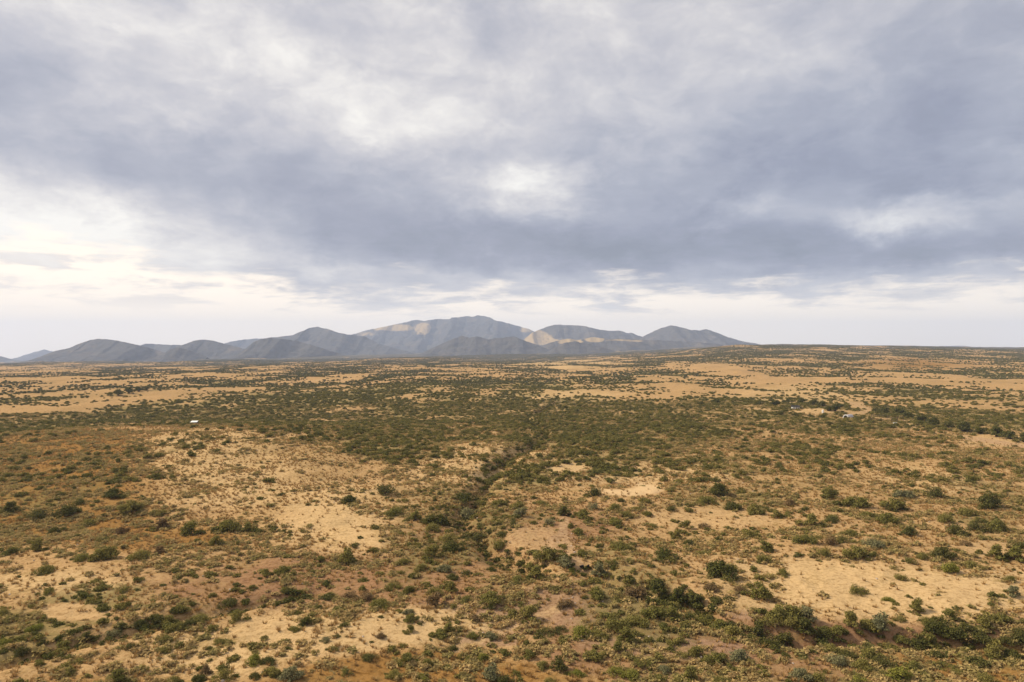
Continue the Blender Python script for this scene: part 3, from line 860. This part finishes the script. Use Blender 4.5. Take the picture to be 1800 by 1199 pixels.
bushes = []
for (ox, oy), text in LISTS:
    for tok in text.split():
        q = tok[:-1].split(',')
        bushes.append((ox + float(q[0]) / 3, oy + float(q[1]) / 3, float(q[2]) / 3, tok[-1]))
bushes.sort(key=lambda b: -b[2] / (b[1] - YH) * 0 - b[2])
br = random.Random(5)
placed = []
pend = []
for px, py, wpx, tint in bushes:
    x, d, z = at(px, min(py, 1225))
    width = wpx * d / F
    sh, fm, sm, nom = NEAR[br.randrange(12)] if wpx < 45 else NEAR[br.choice([0, 1, 4, 5, 8, 9, 2, 6])]
    s = width / nom * (1.0 if (py > 1040 and px > 1000) else 0.92)
    size = 'small' if width < 2.2 else ('large' if width > 3.6 else 'mid-sized')
    zone = min(ZONES, key=lambda q: (q[0] - px) ** 2 + (1.6 * (q[1] - py)) ** 2)[2]
    placed.append((x, d, width * 0.5))
    pend.append((px, py, x, d, z, s, sh, fm, sm, tint, size, zone))
individual = pend[:300]
rest = pend[300:]
groups = {}
for p in individual:
    groups.setdefault((p[10], p[9], p[6], p[11]), []).append(p)
for key, ps in groups.items():
    ps.sort(key=lambda p: p[0])
    for i, (px, py, x, d, z, s, sh, fm, sm, tint, size, zone) in enumerate(ps):
        root = empty('mesquite_shrub', (x, d, z - 0.05), br.uniform(0, 6.28))
        hz = br.uniform(0.82, 1.1)
        root.scale = (s, s, s * hz)
        lab = '%s %s %s shrub %s' % (size, COLOUR_WORD[tint], sh, zone)
        if len(ps) > 1:
            lab += ', ' + ORD[i] + ' from left'
        tag(root, lab, 'shrub', 'mesquite shrubs scattered over the near slopes')
        fo = bpy.data.objects.new('foliage', fm); COL.objects.link(fo); fo.parent = root
        fo.material_slots[0].link = 'OBJECT'; fo.material_slots[0].material = FOL[tint]
        st = bpy.data.objects.new('stem', sm); COL.objects.link(st); st.parent = root
placed = np.array(placed)


def clear_of(x, y, arr, pad=0.4):
    ok = np.ones(len(x), bool)
    for px, py, rr in arr:
        ok &= (x - px) ** 2 + (y - py) ** 2 > (rr + pad) ** 2
    return ok


# ------------------------------------------------------------------ the rest of the shrubs
src = []
for k in range(9):
    rs = np.random.default_rng(200 + k)
    co, fc, L = leaf_cloud(rs, rs.uniform(2.4, 3.4), rs.uniform(1.1, 1.7), 12, 420, 0.40)
    src.append(cloud_mesh('mid_scrub', co, fc, FOL['mix']))
C_MID = source_collection('mid_scrub', src)
x, y = wedge(150000, 58, 750)
z = terrain(x, y)
c = shrub_cover(x, y, z)
c = np.maximum(c, 0.9 * (np.minimum.reduce([seg_dist(x, y, g[0]) for g in GULLIES[:1]]) < 4.5) * (rng.uniform(0, 1, len(x)) < 0.5))
# a shrub w wide and h tall hides w * (w + h / tan(sight angle)) of ground from a low flyer
lam = -np.log(1 - np.clip(c, 0, 0.97) * 0.90) / (2.0 * (2.0 + 0.62 * np.hypot(x, y) / EYE))
area = R(94) / 2 * (750 ** 2 - 58 ** 2)
keep = rng.uniform(0, 1, len(x)) < np.clip(lam * area / len(x), 0, 1)
keep[np.where(keep)[0]] = clear_of(x[keep], y[keep], placed, 0.5)
px, py = chart(x, y, z)
# the hand-placed foreground already holds the large shrubs: only small ones in between
hand = (py > 850) & (px > -20) & (px < 1820)
keep &= ~hand | (rng.uniform(0, 1, len(x)) < 0.75)
x, y, z, hand = x[keep], y[keep], z[keep], hand[keep]
n = len(x)
s = rng.uniform(0.55, 1.25, n) * np.where(hand, 0.58, 1.0)
scl = np.stack([s, s, s * rng.uniform(0.75, 1.1, n)], 1)
extra = [(p[2], p[3], p[4], p[5]) for p in rest]
for p in pend:
    for _ in range(2):
        a_, q_ = br.uniform(0, 6.28), br.uniform(0.45, 0.95) * p[5] * 1.6
        ex, ey = p[2] + q_ * 1.3 * math.cos(a_), p[3] + q_ * math.sin(a_)
        extra.append((ex, ey, tz(ex, ey), p[5] * br.uniform(0.25, 0.5)))
if extra:
    e = np.array(extra)
    x = np.concatenate([x, e[:, 0]]); y = np.concatenate([y, e[:, 1]]); z = np.concatenate([z, e[:, 2]])
    scl = np.concatenate([scl, np.stack([e[:, 3]] * 3, 1)])
    n = len(x)
print('mid scrub', n)
scatter('mesquite_scrub', np.stack([x, y, z - 0.08], 1), rng.uniform(0, 6.28, n), scl, rng.integers(0, 9, n), C_MID,
        'olive mesquite scrub dotted over the middle of the plain')

gx, gy = [], []
for (pts, dp, wd), dens, sp in zip(GULLIES, (1.25, 2.2, 1.4), (2.6, 3.0, 2.2)):
    for (x0, y0), (x1, y1) in zip(pts[:-1], pts[1:]):
        ln = math.hypot(x1 - x0, y1 - y0)
        for _ in range(int(ln * dens)):
            t_ = br.random()
            gx.append(x0 + (x1 - x0) * t_ + br.gauss(0, sp)); gy.append(y0 + (y1 - y0) * t_ + br.gauss(0, sp))
gx, gy = np.array(gx), np.array(gy)
gz = terrain(gx, gy)
n = len(gx)
sg = np.random.default_rng(12).uniform(0.4, 0.9, n)
src2 = [cloud_mesh('gully_thicket', *leaf_cloud(np.random.default_rng(250 + k), 2.8, 1.5, 12, 420, 0.36)[:2], FOL['d']) for k in range(4)]
scatter('gully_thicket', np.stack([gx, gy, gz - 0.1], 1), rng.uniform(0, 6.28, n), np.stack([sg, sg, sg * .9], 1), rng.integers(0, 4, n), source_collection('gully_thicket', src2),
        'dark thicket lining the winding gullies')

src = []
for k in range(6):
    rs = np.random.default_rng(300 + k)
    co, fc, L = leaf_cloud(rs, rs.uniform(2.4, 3.6), rs.uniform(1.1, 1.8), 6, 80, 0.75, tri=True)
    src.append(cloud_mesh('far_scrub', co, fc, FOL['far']))
C_FAR = source_collection('far_scrub', src)
N = 800000
r0, r1 = 740, 4200
x, y = wedge(N, r0, r1, R(44))
z = terrain(x, y)
c = shrub_cover(x, y, z)
area = R(88) / 2 * (r1 ** 2 - r0 ** 2)
lam = -np.log(1 - np.clip(c, 0, 0.95) * 0.92) / (1.8 * (1.8 + 0.30 * np.hypot(x, y) / EYE))
keep = rng.uniform(0, 1, N) < np.clip(lam * area / N, 0, 1)
x, y, z = x[keep], y[keep], z[keep]
n = len(x)
print('far scrub', n)
s = rng.uniform(0.7, 1.25, n)
scatter('distant_scrub', np.stack([x, y, z - 0.2], 1), rng.uniform(0, 6.28, n), np.stack([s, s, s], 1), rng.integers(0, 6, n), C_FAR,
        'dark green scrub massed along the distant washes')

# low sub-shrubs and grass tussocks
src = []
for k in range(6):
    rs = np.random.default_rng(400 + k)
    co, fc, L = leaf_cloud(rs, rs.uniform(1.1, 2.2), rs.uniform(0.35, 0.6), 8, 80, 0.24, tri=True, low=0.05)
    src.append(cloud_mesh('low_scrub', co, fc, FOL['low']))
C_LOW = source_collection('low_scrub', src)
N = 220000
x, y = wedge(N, 56, 520)
z = terrain(x, y)
sv = survey(x, y, z)
p = np.clip(0.16 + 0.55 * sv[2] + 0.35 * sv[3][3] + 0.2 * sv[3][2], 0, 1) * (1 - 0.95 * sv[4]) * (0.10 + 1.6 * sstep(fbm(x / 9, y / 7, 3, 81), 0.45, 0.6))
keep = rng.uniform(0, 1, N) < p * 0.75
x, y, z = x[keep], y[keep], z[keep]; n = len(x)
print('low scrub', n)
s = rng.uniform(0.5, 1.5, n)
scatter('low_scrub', np.stack([x, y, z - 0.04], 1), rng.uniform(0, 6.28, n), np.stack([s, s, s * rng.uniform(.7, 1.1, n)], 1), rng.integers(0, 6, n), C_LOW,
        'brown and olive knee-high scrub covering the ground between shrubs')

src = []
for k in range(5):
    rs = np.random.default_rng(500 + k)
    co, fc = [], []
    for j in range(16):
        a = rs.uniform(0, 6.28); q = rs.uniform(0.02, 0.16); h = rs.uniform(.22, .45); o_ = rs.uniform(.08, .26)
        c_, s_ = math.cos(a), math.sin(a); b0 = len(co)
        co += [(c_ * q - s_ * .05, s_ * q + c_ * .05, 0), (c_ * q + s_ * .05, s_ * q - c_ * .05, 0), (c_ * (q + o_), s_ * (q + o_), h)]
        fc.append((b0, b0 + 1, b0 + 2))
    src.append(cloud_mesh('dry_grass', np.array(co), np.array(fc), FOL['grass']))
C_GR = source_collection('dry_grass', src)
N = 150000
x, y = wedge(N, 56, 380)
z = terrain(x, y)
keep = rng.uniform(0, 1, N) < (0.35 + 0.9 * (fbm(x / 9, y / 9, 2, 91) - 0.4)) * (1 - 0.8 * survey(x, y, z)[4])
x, y, z = x[keep], y[keep], z[keep]; n = len(x)
s = rng.uniform(0.7, 1.6, n)
scatter('dry_grass', np.stack([x, y, z - 0.02], 1), rng.uniform(0, 6.28, n), np.stack([s, s, s], 1), rng.integers(0, 5, n), C_GR,
        'straw-coloured dry grass tussocks over the open ground')

# ------------------------------------------------------------------ loose stones
src = []
STONE = plain('pale_stone', (0.42, 0.34, 0.27), 0.9, 0.1)
for k in range(4):
    bm = bmesh.new(); bmesh.ops.create_icosphere(bm, subdivisions=1, radius=0.22)
    rs = random.Random(600 + k)
    for v in bm.verts:
        v.co = Vector((v.co.x * rs.uniform(.7, 1.4), v.co.y * rs.uniform(.7, 1.3), v.co.z * rs.uniform(.4, .8)))
    me = bpy.data.meshes.new('stone'); bm.to_mesh(me); bm.free(); me.materials.append(STONE); src.append(me)
C_ST = source_collection('stones', src)
x, y = wedge(5000, 58, 260)
z = terrain(x, y)
sv = survey(x, y, z)
keep = rng.uniform(0, 1, len(x)) < 0.06 + 0.7 * sv[5]
x, y, z = x[keep], y[keep], z[keep]; n = len(x)
s = rng.uniform(0.4, 1.3, n)
scatter('loose_stones', np.stack([x, y, z], 1), rng.uniform(0, 6.28, n), np.stack([s, s, s], 1), rng.integers(0, 4, n), C_ST,
        'pale loose stones strewn over the reddish ground')


# ------------------------------------------------------------------ trees of the washes
TREES = []
for k in range(4):
    rs = np.random.default_rng(700 + k)
    co, fc, L = leaf_cloud(rs, 6.5, 4.2, 13, 1100, 0.55, low=0.2)
    TREES.append((cloud_mesh('crown', co, fc, FOL['d']), stem_mesh('trunk', L, rs, 0.16), np.ptp(co[:, 0])))
WASH = [('dark tree in the belt left of the white house', [(1232, 712, 22), (1258, 708, 24), (1335, 712, 24), (1362, 713, 28)]),
        ('dark tree behind the white house', [(1385, 709, 26), (1408, 708, 26), (1430, 712, 24)]),
        ('dark tree beside the white tank', [(1455, 722, 24), (1468, 723, 26), (1446, 714, 24), (1474, 716, 22)]),
        ('low dark tree on the near side of the ranch yard', [(1372, 729, 20), (1398, 731, 20), (1424, 733, 18), (1447, 735, 18)]),
        ('dark tree behind the corrals', [(1540, 724, 24), (1556, 727, 28), (1577, 729, 28), (1597, 734, 28)]),
        ('dark tree in the belt right of the corrals', [(1618, 741, 30), (1642, 748, 32), (1668, 752, 32), (1694, 757, 34), (1722, 762, 34)]),
        ('dark tree at the right end of the belt', [(1750, 767, 36), (1776, 771, 36), (1800, 776, 34)]),
        ('dark tree in the clump on the left plain', [(208, 694, 24), (226, 691, 26), (244, 688, 24), (258, 686, 18)])]
tr = random.Random(9)
for lab, spots in WASH:
    for i, (px, py, wpx) in enumerate(sorted(spots)):
        x, d, z = at(px, py)
        cm, sm, nom = tr.choice(TREES)
        root = empty('mesquite_tree', (x, d, z - 0.1), tr.uniform(0, 6.28))
        q = 0.85 * wpx * d / F / nom
        root.scale = (q, q, q * tr.uniform(0.8, 1.05))
        tag(root, lab + ', ' + ORD[i] + ' from left', 'tree', 'trees along the washes')
        for nm, me in (('crown', cm), ('trunk', sm)):
            o = bpy.data.objects.new(nm, me); COL.objects.link(o); o.parent = root


# a leafless dead shrub by the gully end
def dead_shrub():
    x, d, z = at(895, 984)
    root = empty('dead_shrub', (x, d, z))
    rs = np.random.default_rng(3)
    V, Fc = [], []
    def grow(p, dr, ln, r, k):
        e = p + dr * ln
        tube(p, e, r, r * .65, V, Fc, 4)
        if k:
            for _ in range(3):
                nd = (dr + Vector(rs.normal(size=3)) * 0.5).normalized()
                nd.z = max(nd.z, 0.1)
                grow(e, nd, ln * 0.72, r * .6, k - 1)
    for a in range(5):
        grow(Vector((0, 0, -.2)), Vector((math.cos(a * 1.26) * .7, math.sin(a * 1.26) * .7, 1)).normalized(), 0.75, 0.06, 3)
    mesh_obj('branches', V, Fc, plain('dead_wood', (0.06, 0.045, 0.035), 0.95, 0.05), root)
    tag(root, 'dark leafless dead shrub left of the calves at the gully end', 'shrub')


dead_shrub()


# ------------------------------------------------------------------ ranch buildings
def box(name, x0, x1, y0, y1, z0, z1, mat, parent):
    V = [(x0, y0, z0), (x1, y0, z0), (x1, y1, z0), (x0, y1, z0), (x0, y0, z1), (x1, y0, z1), (x1, y1, z1), (x0, y1, z1)]
    return mesh_obj(name, V, [(3, 2, 1, 0), (4, 5, 6, 7), (0, 1, 5, 4), (1, 2, 6, 5), (2, 3, 7, 6), (3, 0, 4, 7)], mat, parent)


WHITE = plain('white_paint', (0.80, 0.80, 0.79), 0.5, 0.3, var=0.06)
TIN = plain('weathered_tin', (0.50, 0.46, 0.45), 0.45, 0.5, 0.3, var=0.2)
DARK = plain('dark_roofing', (0.035, 0.033, 0.032), 0.8, 0.2)
GLASS = plain('window_glass', (0.02, 0.025, 0.03), 0.1, 0.5, var=0.0)
WOOD = plain('grey_wood', (0.17, 0.12, 0.085), 0.9, 0.1)
INSIDE = plain('shed_interior', (0.05, 0.04, 0.035), 0.95, 0.05)


def open_shed():
    x, d, z = at(342, 747)
    k = 0.62 * d / 330.0
    root = empty('open_shed', (x, d, z), R(6)); root.scale = (k, k, k)
    # mono-pitch roof of ribbed white sheet that falls towards the camera
    V, Fc = [], []
    n = 24
    for i in range(n + 1):
        xx = -2.5 + 5.0 * i / n; rz = 0.03 if i % 2 else 0.0
        V += [(xx, -2.0, 1.55 + rz), (xx, 2.0, 2.35 + rz), (xx, -2.0, 1.49), (xx, 2.0, 2.29)]
    for i in range(n):
        a, b = 4 * i, 4 * i + 4
        Fc += [(a, b, b + 1, a + 1), (a + 2, a + 3, b + 3, b + 2), (a, a + 2, b + 2, b), (a + 1, b + 1, b + 3, a + 3)]
    mesh_obj('roof', V, Fc, WHITE, root)
    for xx in (-2.3, 2.2):
        for yy, hh in ((-1.8, 1.5), (1.7, 2.2)):
            box('post', xx, xx + .12, yy, yy + .12, -.3, hh, WOOD, root)
    box('back_wall', -2.15, 2.15, 1.84, 1.90, -.2, 2.2, WOOD, root)
    box('side_wall', 2.33, 2.38, -1.6, 1.6, -.2, 1.45, WOOD, root)
    tag(root, 'small open shed with a bright white sloping roof on the bare hilltop', 'shed')


def house():
    x, d, z = at(1398, 719)
    k = d / 440.0
    root = empty('ranch_house', (x, d, z), R(-8)); root.scale = (k, k, k)
    box('wall', -2.1, 2.1, -1.5, 1.5, -.3, 1.5, WHITE, root)
    V = [(-2.5, -1.9, 1.45), (2.5, -1.9, 1.45), (2.5, 1.9, 1.45), (-2.5, 1.9, 1.45), (-2.5, 0, 2.5), (2.5, 0, 2.5)]
    mesh_obj('roof', V, [(0, 1, 5, 4), (2, 3, 4, 5), (0, 4, 3), (1, 2, 5), (3, 2, 1, 0)], DARK, root)
    dr = box('door', 0.0, 0.7, -1.56, -1.503, -.25, 1.25, DARK, root)
    box('handle', 0.58, 0.64, -1.60, -1.565, .5, .56, TIN, dr)
    for xx in (-1.5, 1.15):
        wi = box('window', xx, xx + .65, -1.55, -1.503, .45, 1.1, WHITE, root)
        box('pane', xx + .06, xx + .59, -1.58, -1.553, .5, 1.05, GLASS, wi)
    tag(root, 'tiny white house with a black gable roof in the ranch yard', 'house')


def cylinder_verts(r, z0, z1, n=16):
    V = [(r * math.cos(2 * math.pi * i / n), r * math.sin(2 * math.pi * i / n), zz) for zz in (z0, z1) for i in range(n)]
    Fc = [(i, (i + 1) % n, n + (i + 1) % n, n + i) for i in range(n)]
    return V, Fc, n


def tank():
    x, d, z = at(1446, 726)
    root = empty('water_tank', (x, d, z))
    V, Fc, n = cylinder_verts(0.55, -.2, 1.7)
    top = len(V); V += [(r_[0] * .45, r_[1] * .45, 1.95) for r_ in V[:n]]
    Fc += [(n + i, n + (i + 1) % n, top + (i + 1) % n, top + i) for i in range(n)] + [tuple(top + i for i in range(n))]
    mesh_obj('shell', V, Fc, WHITE, root)
    V, Fc, n = cylinder_verts(0.16, 1.94, 2.06, 10)
    mesh_obj('lid', V, Fc + [tuple(range(n, 2 * n))], TIN, root)
    V, Fc = [], []
    tube((.5, -.2, .2), (1.1, -.5, .2), .05, .05, V, Fc, 6); tube((1.1, -.5, .2), (1.1, -.5, -.3), .05, .05, V, Fc, 6)
    mesh_obj('pipe', V, Fc, TIN, root)
    tag(root, 'white upright water tank beside dark trees in the ranch yard', 'tank')


def quonset():
    x, d, z = at(1491, 734)
    root = empty('arched_shed', (x, d, z), R(-52)); k = d / 400.0; root.scale = (k, k, k)
    r, ln, n = 1.55, 6.5, 16
    def arch(rad, y0, y1, name, mat, th):
        V, Fc = [], []
        for yy in (y0, y1):
            for i in range(n + 1):
                a = math.pi * i / n
                V.append((rad * math.cos(a), yy, rad * 1.25 * math.sin(a) - .1)); V.append(((rad - th) * math.cos(a), yy, (rad - th) * 1.25 * math.sin(a) - .1))
        m = 2 * (n + 1)
        for i in range(n):
            a, b = 2 * i, 2 * i + 2
            Fc += [(a, b, m + b, m + a), (a + 1, m + a + 1, m + b + 1, b + 1), (a, a + 1, b + 1, b), (m + a, m + b, m + b + 1, m + a + 1)]
        return mesh_obj(name, V, Fc, mat, root)
    for i in range(6):
        arch(r - (0.03 if i % 2 else 0), -ln / 2 + i * ln / 6 + .002, -ln / 2 + (i + 1) * ln / 6 - .002, 'shell_panel', TIN, .06)
    arch(r + .12, -ln / 2 - .22, -ln / 2 - .01, 'rim', WHITE, .38)
    V = [(0, ln / 2 - .1, -.1)] + [((r - .08) * math.cos(math.pi * i / n), ln / 2 - .1, (r - .08) * 1.25 * math.sin(math.pi * i / n) - .1) for i in range(n + 1)]
    V2 = [(a, b + .05, c) for a, b, c in V]; m = len(V)
    mesh_obj('back_wall', V + V2, [(0, i, i + 1) for i in range(1, n + 1)] + [(m, m + i + 1, m + i) for i in range(1, n + 1)], INSIDE, root)
    tag(root, 'arched tin shed with a white rim round its dark open end', 'shed')


def corral(px0, px1, py0, py1, lab):
    a, b, c, e = at(px0, py1), at(px1, py1), at(px1, py0), at(px0, py0)
    root = empty('corral_fence', a)
    o = Vector(a)
    pts = [Vector(p) - o for p in (a, b, c, e, a)]
    for p, q in zip(pts[:-1], pts[1:]):
        n = max(2, int((q - p).length / 2.6))
        prev = None
        for i in range(n):
            w_ = p.lerp(q, i / n); w_.z = tz(w_.x + o.x, w_.y + o.y) - o.z
            e_ = p.lerp(q, (i + 1) / n); e_.z = tz(e_.x + o.x, e_.y + o.y) - o.z
            V, Fc = [], []; tube((w_.x, w_.y, w_.z - .3), (w_.x, w_.y, w_.z + 1.5), .09, .08, V, Fc, 6)
            mesh_obj('post', V, Fc, WOOD, root)
            for hh in (.5, .95, 1.35):
                V, Fc = [], []; tube((w_.x, w_.y, w_.z + hh), (e_.x, e_.y, e_.z + hh), .055, .055, V, Fc, 5)
                mesh_obj('rail', V, Fc, WOOD, root)
    tag(root, lab, 'fence', 'corral fences beside the arched shed')


def trough():
    x, d, z = at(1573, 745)
    root = empty('water_trough', (x, d, z), R(20))
    V, Fc = [], []
    out = [(-1.0, -.4), (1.0, -.4), (1.0, .4), (-1.0, .4)]
    for sx, zz in ((1.0, -.1), (1.06, .65), (.97, .65), (.92, .1)):
        V += [(x_ * sx, y_ * sx, zz) for x_, y_ in out]
    for r_ in range(3):
        Fc += [(r_ * 4 + i, r_ * 4 + (i + 1) % 4, r_ * 4 + 4 + (i + 1) % 4, r_ * 4 + 4 + i) for i in range(4)]
    mesh_obj('basin', V, Fc + [(12, 13, 14, 15)], WHITE, root)
    mesh_obj('water_surface', [(-.92, -.36, .5), (.92, -.36, .5), (.92, .36, .5), (-.92, .36, .5)], [(0, 1, 2, 3)], GLASS, root)
    tag(root, 'small white water trough in front of the corrals', 'trough')


open_shed(); house(); tank(); quonset(); trough()
corral(1531, 1559, 733, 740, 'wooden corral fence round the wider tan pen near the arched shed')
corral(1566, 1588, 737.5, 743.5, 'wooden corral fence round the narrower tan pen behind the white trough')


# ------------------------------------------------------------------ cattle
HIDE = plain('black_hide', (0.014, 0.011, 0.010), 0.7, 0.2, var=0.1)
HORN = plain('pale_horn', (0.45, 0.38, 0.28), 0.5, 0.3)


def cow(px, py, rz, scale, lab, graze):
    x, d, z = at(px, py)
    root = empty('calf', (x, d, z), rz); root.scale = (scale,) * 3
    bm = bmesh.new(); sk = bm.verts.layers.skin.verify()
    def v(co, r, r2=None):
        q = bm.verts.new(co); q[sk].radius = (r, r2 or r); return q
    def chain(first, items):
        p = first
        for co, r in items:
            q = v(co, r); bm.edges.new((p, q)); p = q
        return p
    pelvis = v((-.55, 0, 1.12), .27, .31)
    pelvis[sk].use_root = True
    belly = v((0, 0, 1.02), .33, .37); chest = v((.50, 0, 1.02), .30, .38)
    bm.edges.new((pelvis, belly)); bm.edges.new((belly, chest))
    if graze:
        chain(chest, [((.85, 0, .98), .20), ((1.10, .05, .66), .15), ((1.22, .07, .42), .13), ((1.34, .08, .20), .085)])
        hx, hz = 1.20, .50
    else:
        chain(chest, [((.82, 0, 1.22), .20), ((1.06, .03, 1.42), .15), ((1.20, .04, 1.40), .135), ((1.45, .05, 1.22), .085)])
        hx, hz = 1.14, 1.50
    for sy in (-1, 1):
        chain(chest, [((.50, sy * .20, .72), .13), ((.52, sy * .20, .42), .075), ((.50, sy * .20, .16), .055), ((.53, sy * .20, .02), .065)])
        chain(pelvis, [((-.58, sy * .20, .80), .17), ((-.48, sy * .20, .60), .10), ((-.66, sy * .20, .42), .07), ((-.63, sy * .20, .16), .052), ((-.60, sy * .20, .02), .065)])
    chain(pelvis, [((-.86, 0, 1.18), .05), ((-.94, 0, .85), .028), ((-.93, 0, .55), .045)])
    me = bpy.data.meshes.new('body'); bm.to_mesh(me); bm.free(); me.materials.append(HIDE)
    body = bpy.data.objects.new('body', me); COL.objects.link(body); body.parent = root
    body.modifiers.new('skin', 'SKIN').use_smooth_shade = True
    ss = body.modifiers.new('smooth', 'SUBSURF'); ss.levels = 1; ss.render_levels = 1
    for sy in (-1, 1):
        V = [(hx - .05, sy * .10, hz), (hx - .02, sy * .30, hz + .02), (hx - .08, sy * .28, hz - .07), (hx - .09, sy * .10, hz - .05), (hx - .02, sy * .2, hz - .05)]
        mesh_obj('ear', V, [(0, 1, 4), (1, 2, 4), (2, 3, 4), (3, 0, 4), (0, 3, 2, 1)], HIDE, root)
    tag(root, lab, 'calf', 'calves on the path')


cow(1022.5, 1001, R(235), 0.66, 'larger black calf standing on the pink path, left of the pair', False)
cow(1033.5, 999, R(68), 0.56, 'smaller black calf facing away, right of the pair on the path', True)


# ------------------------------------------------------------------ haze
def build_haze():
    m = bpy.data.materials.new('thin_haze')
    m.use_nodes = True
    t = NT(m.node_tree)
    t.n.clear()
    v = t.new('ShaderNodeVolumePrincipled')
    v.inputs['Color'].default_value = (0.58, 0.71, 1.0, 1)
    v.inputs['Density'].default_value = 8.0e-5
    v.inputs['Anisotropy'].default_value = 0.1
    out = t.new('ShaderNodeOutputMaterial')
    t.l.new(v.outputs[0], out.inputs['Volume'])
    a, zb, zt = 12400, -270, 480
    V = [(-a, -a, zb), (a, -a, zb), (a, a, zb), (-a, a, zb), (-a, -a, zt), (a, -a, zt), (a, a, zt), (-a, a, zt)]
    o = mesh_obj('haze', V, [(3, 2, 1, 0), (4, 5, 6, 7), (0, 1, 5, 4), (1, 2, 6, 5), (2, 3, 7, 6), (3, 0, 4, 7)], m)
    return tag(o, label='thin pale haze lying over the far plain and mountains', kind='stuff')


build_haze()
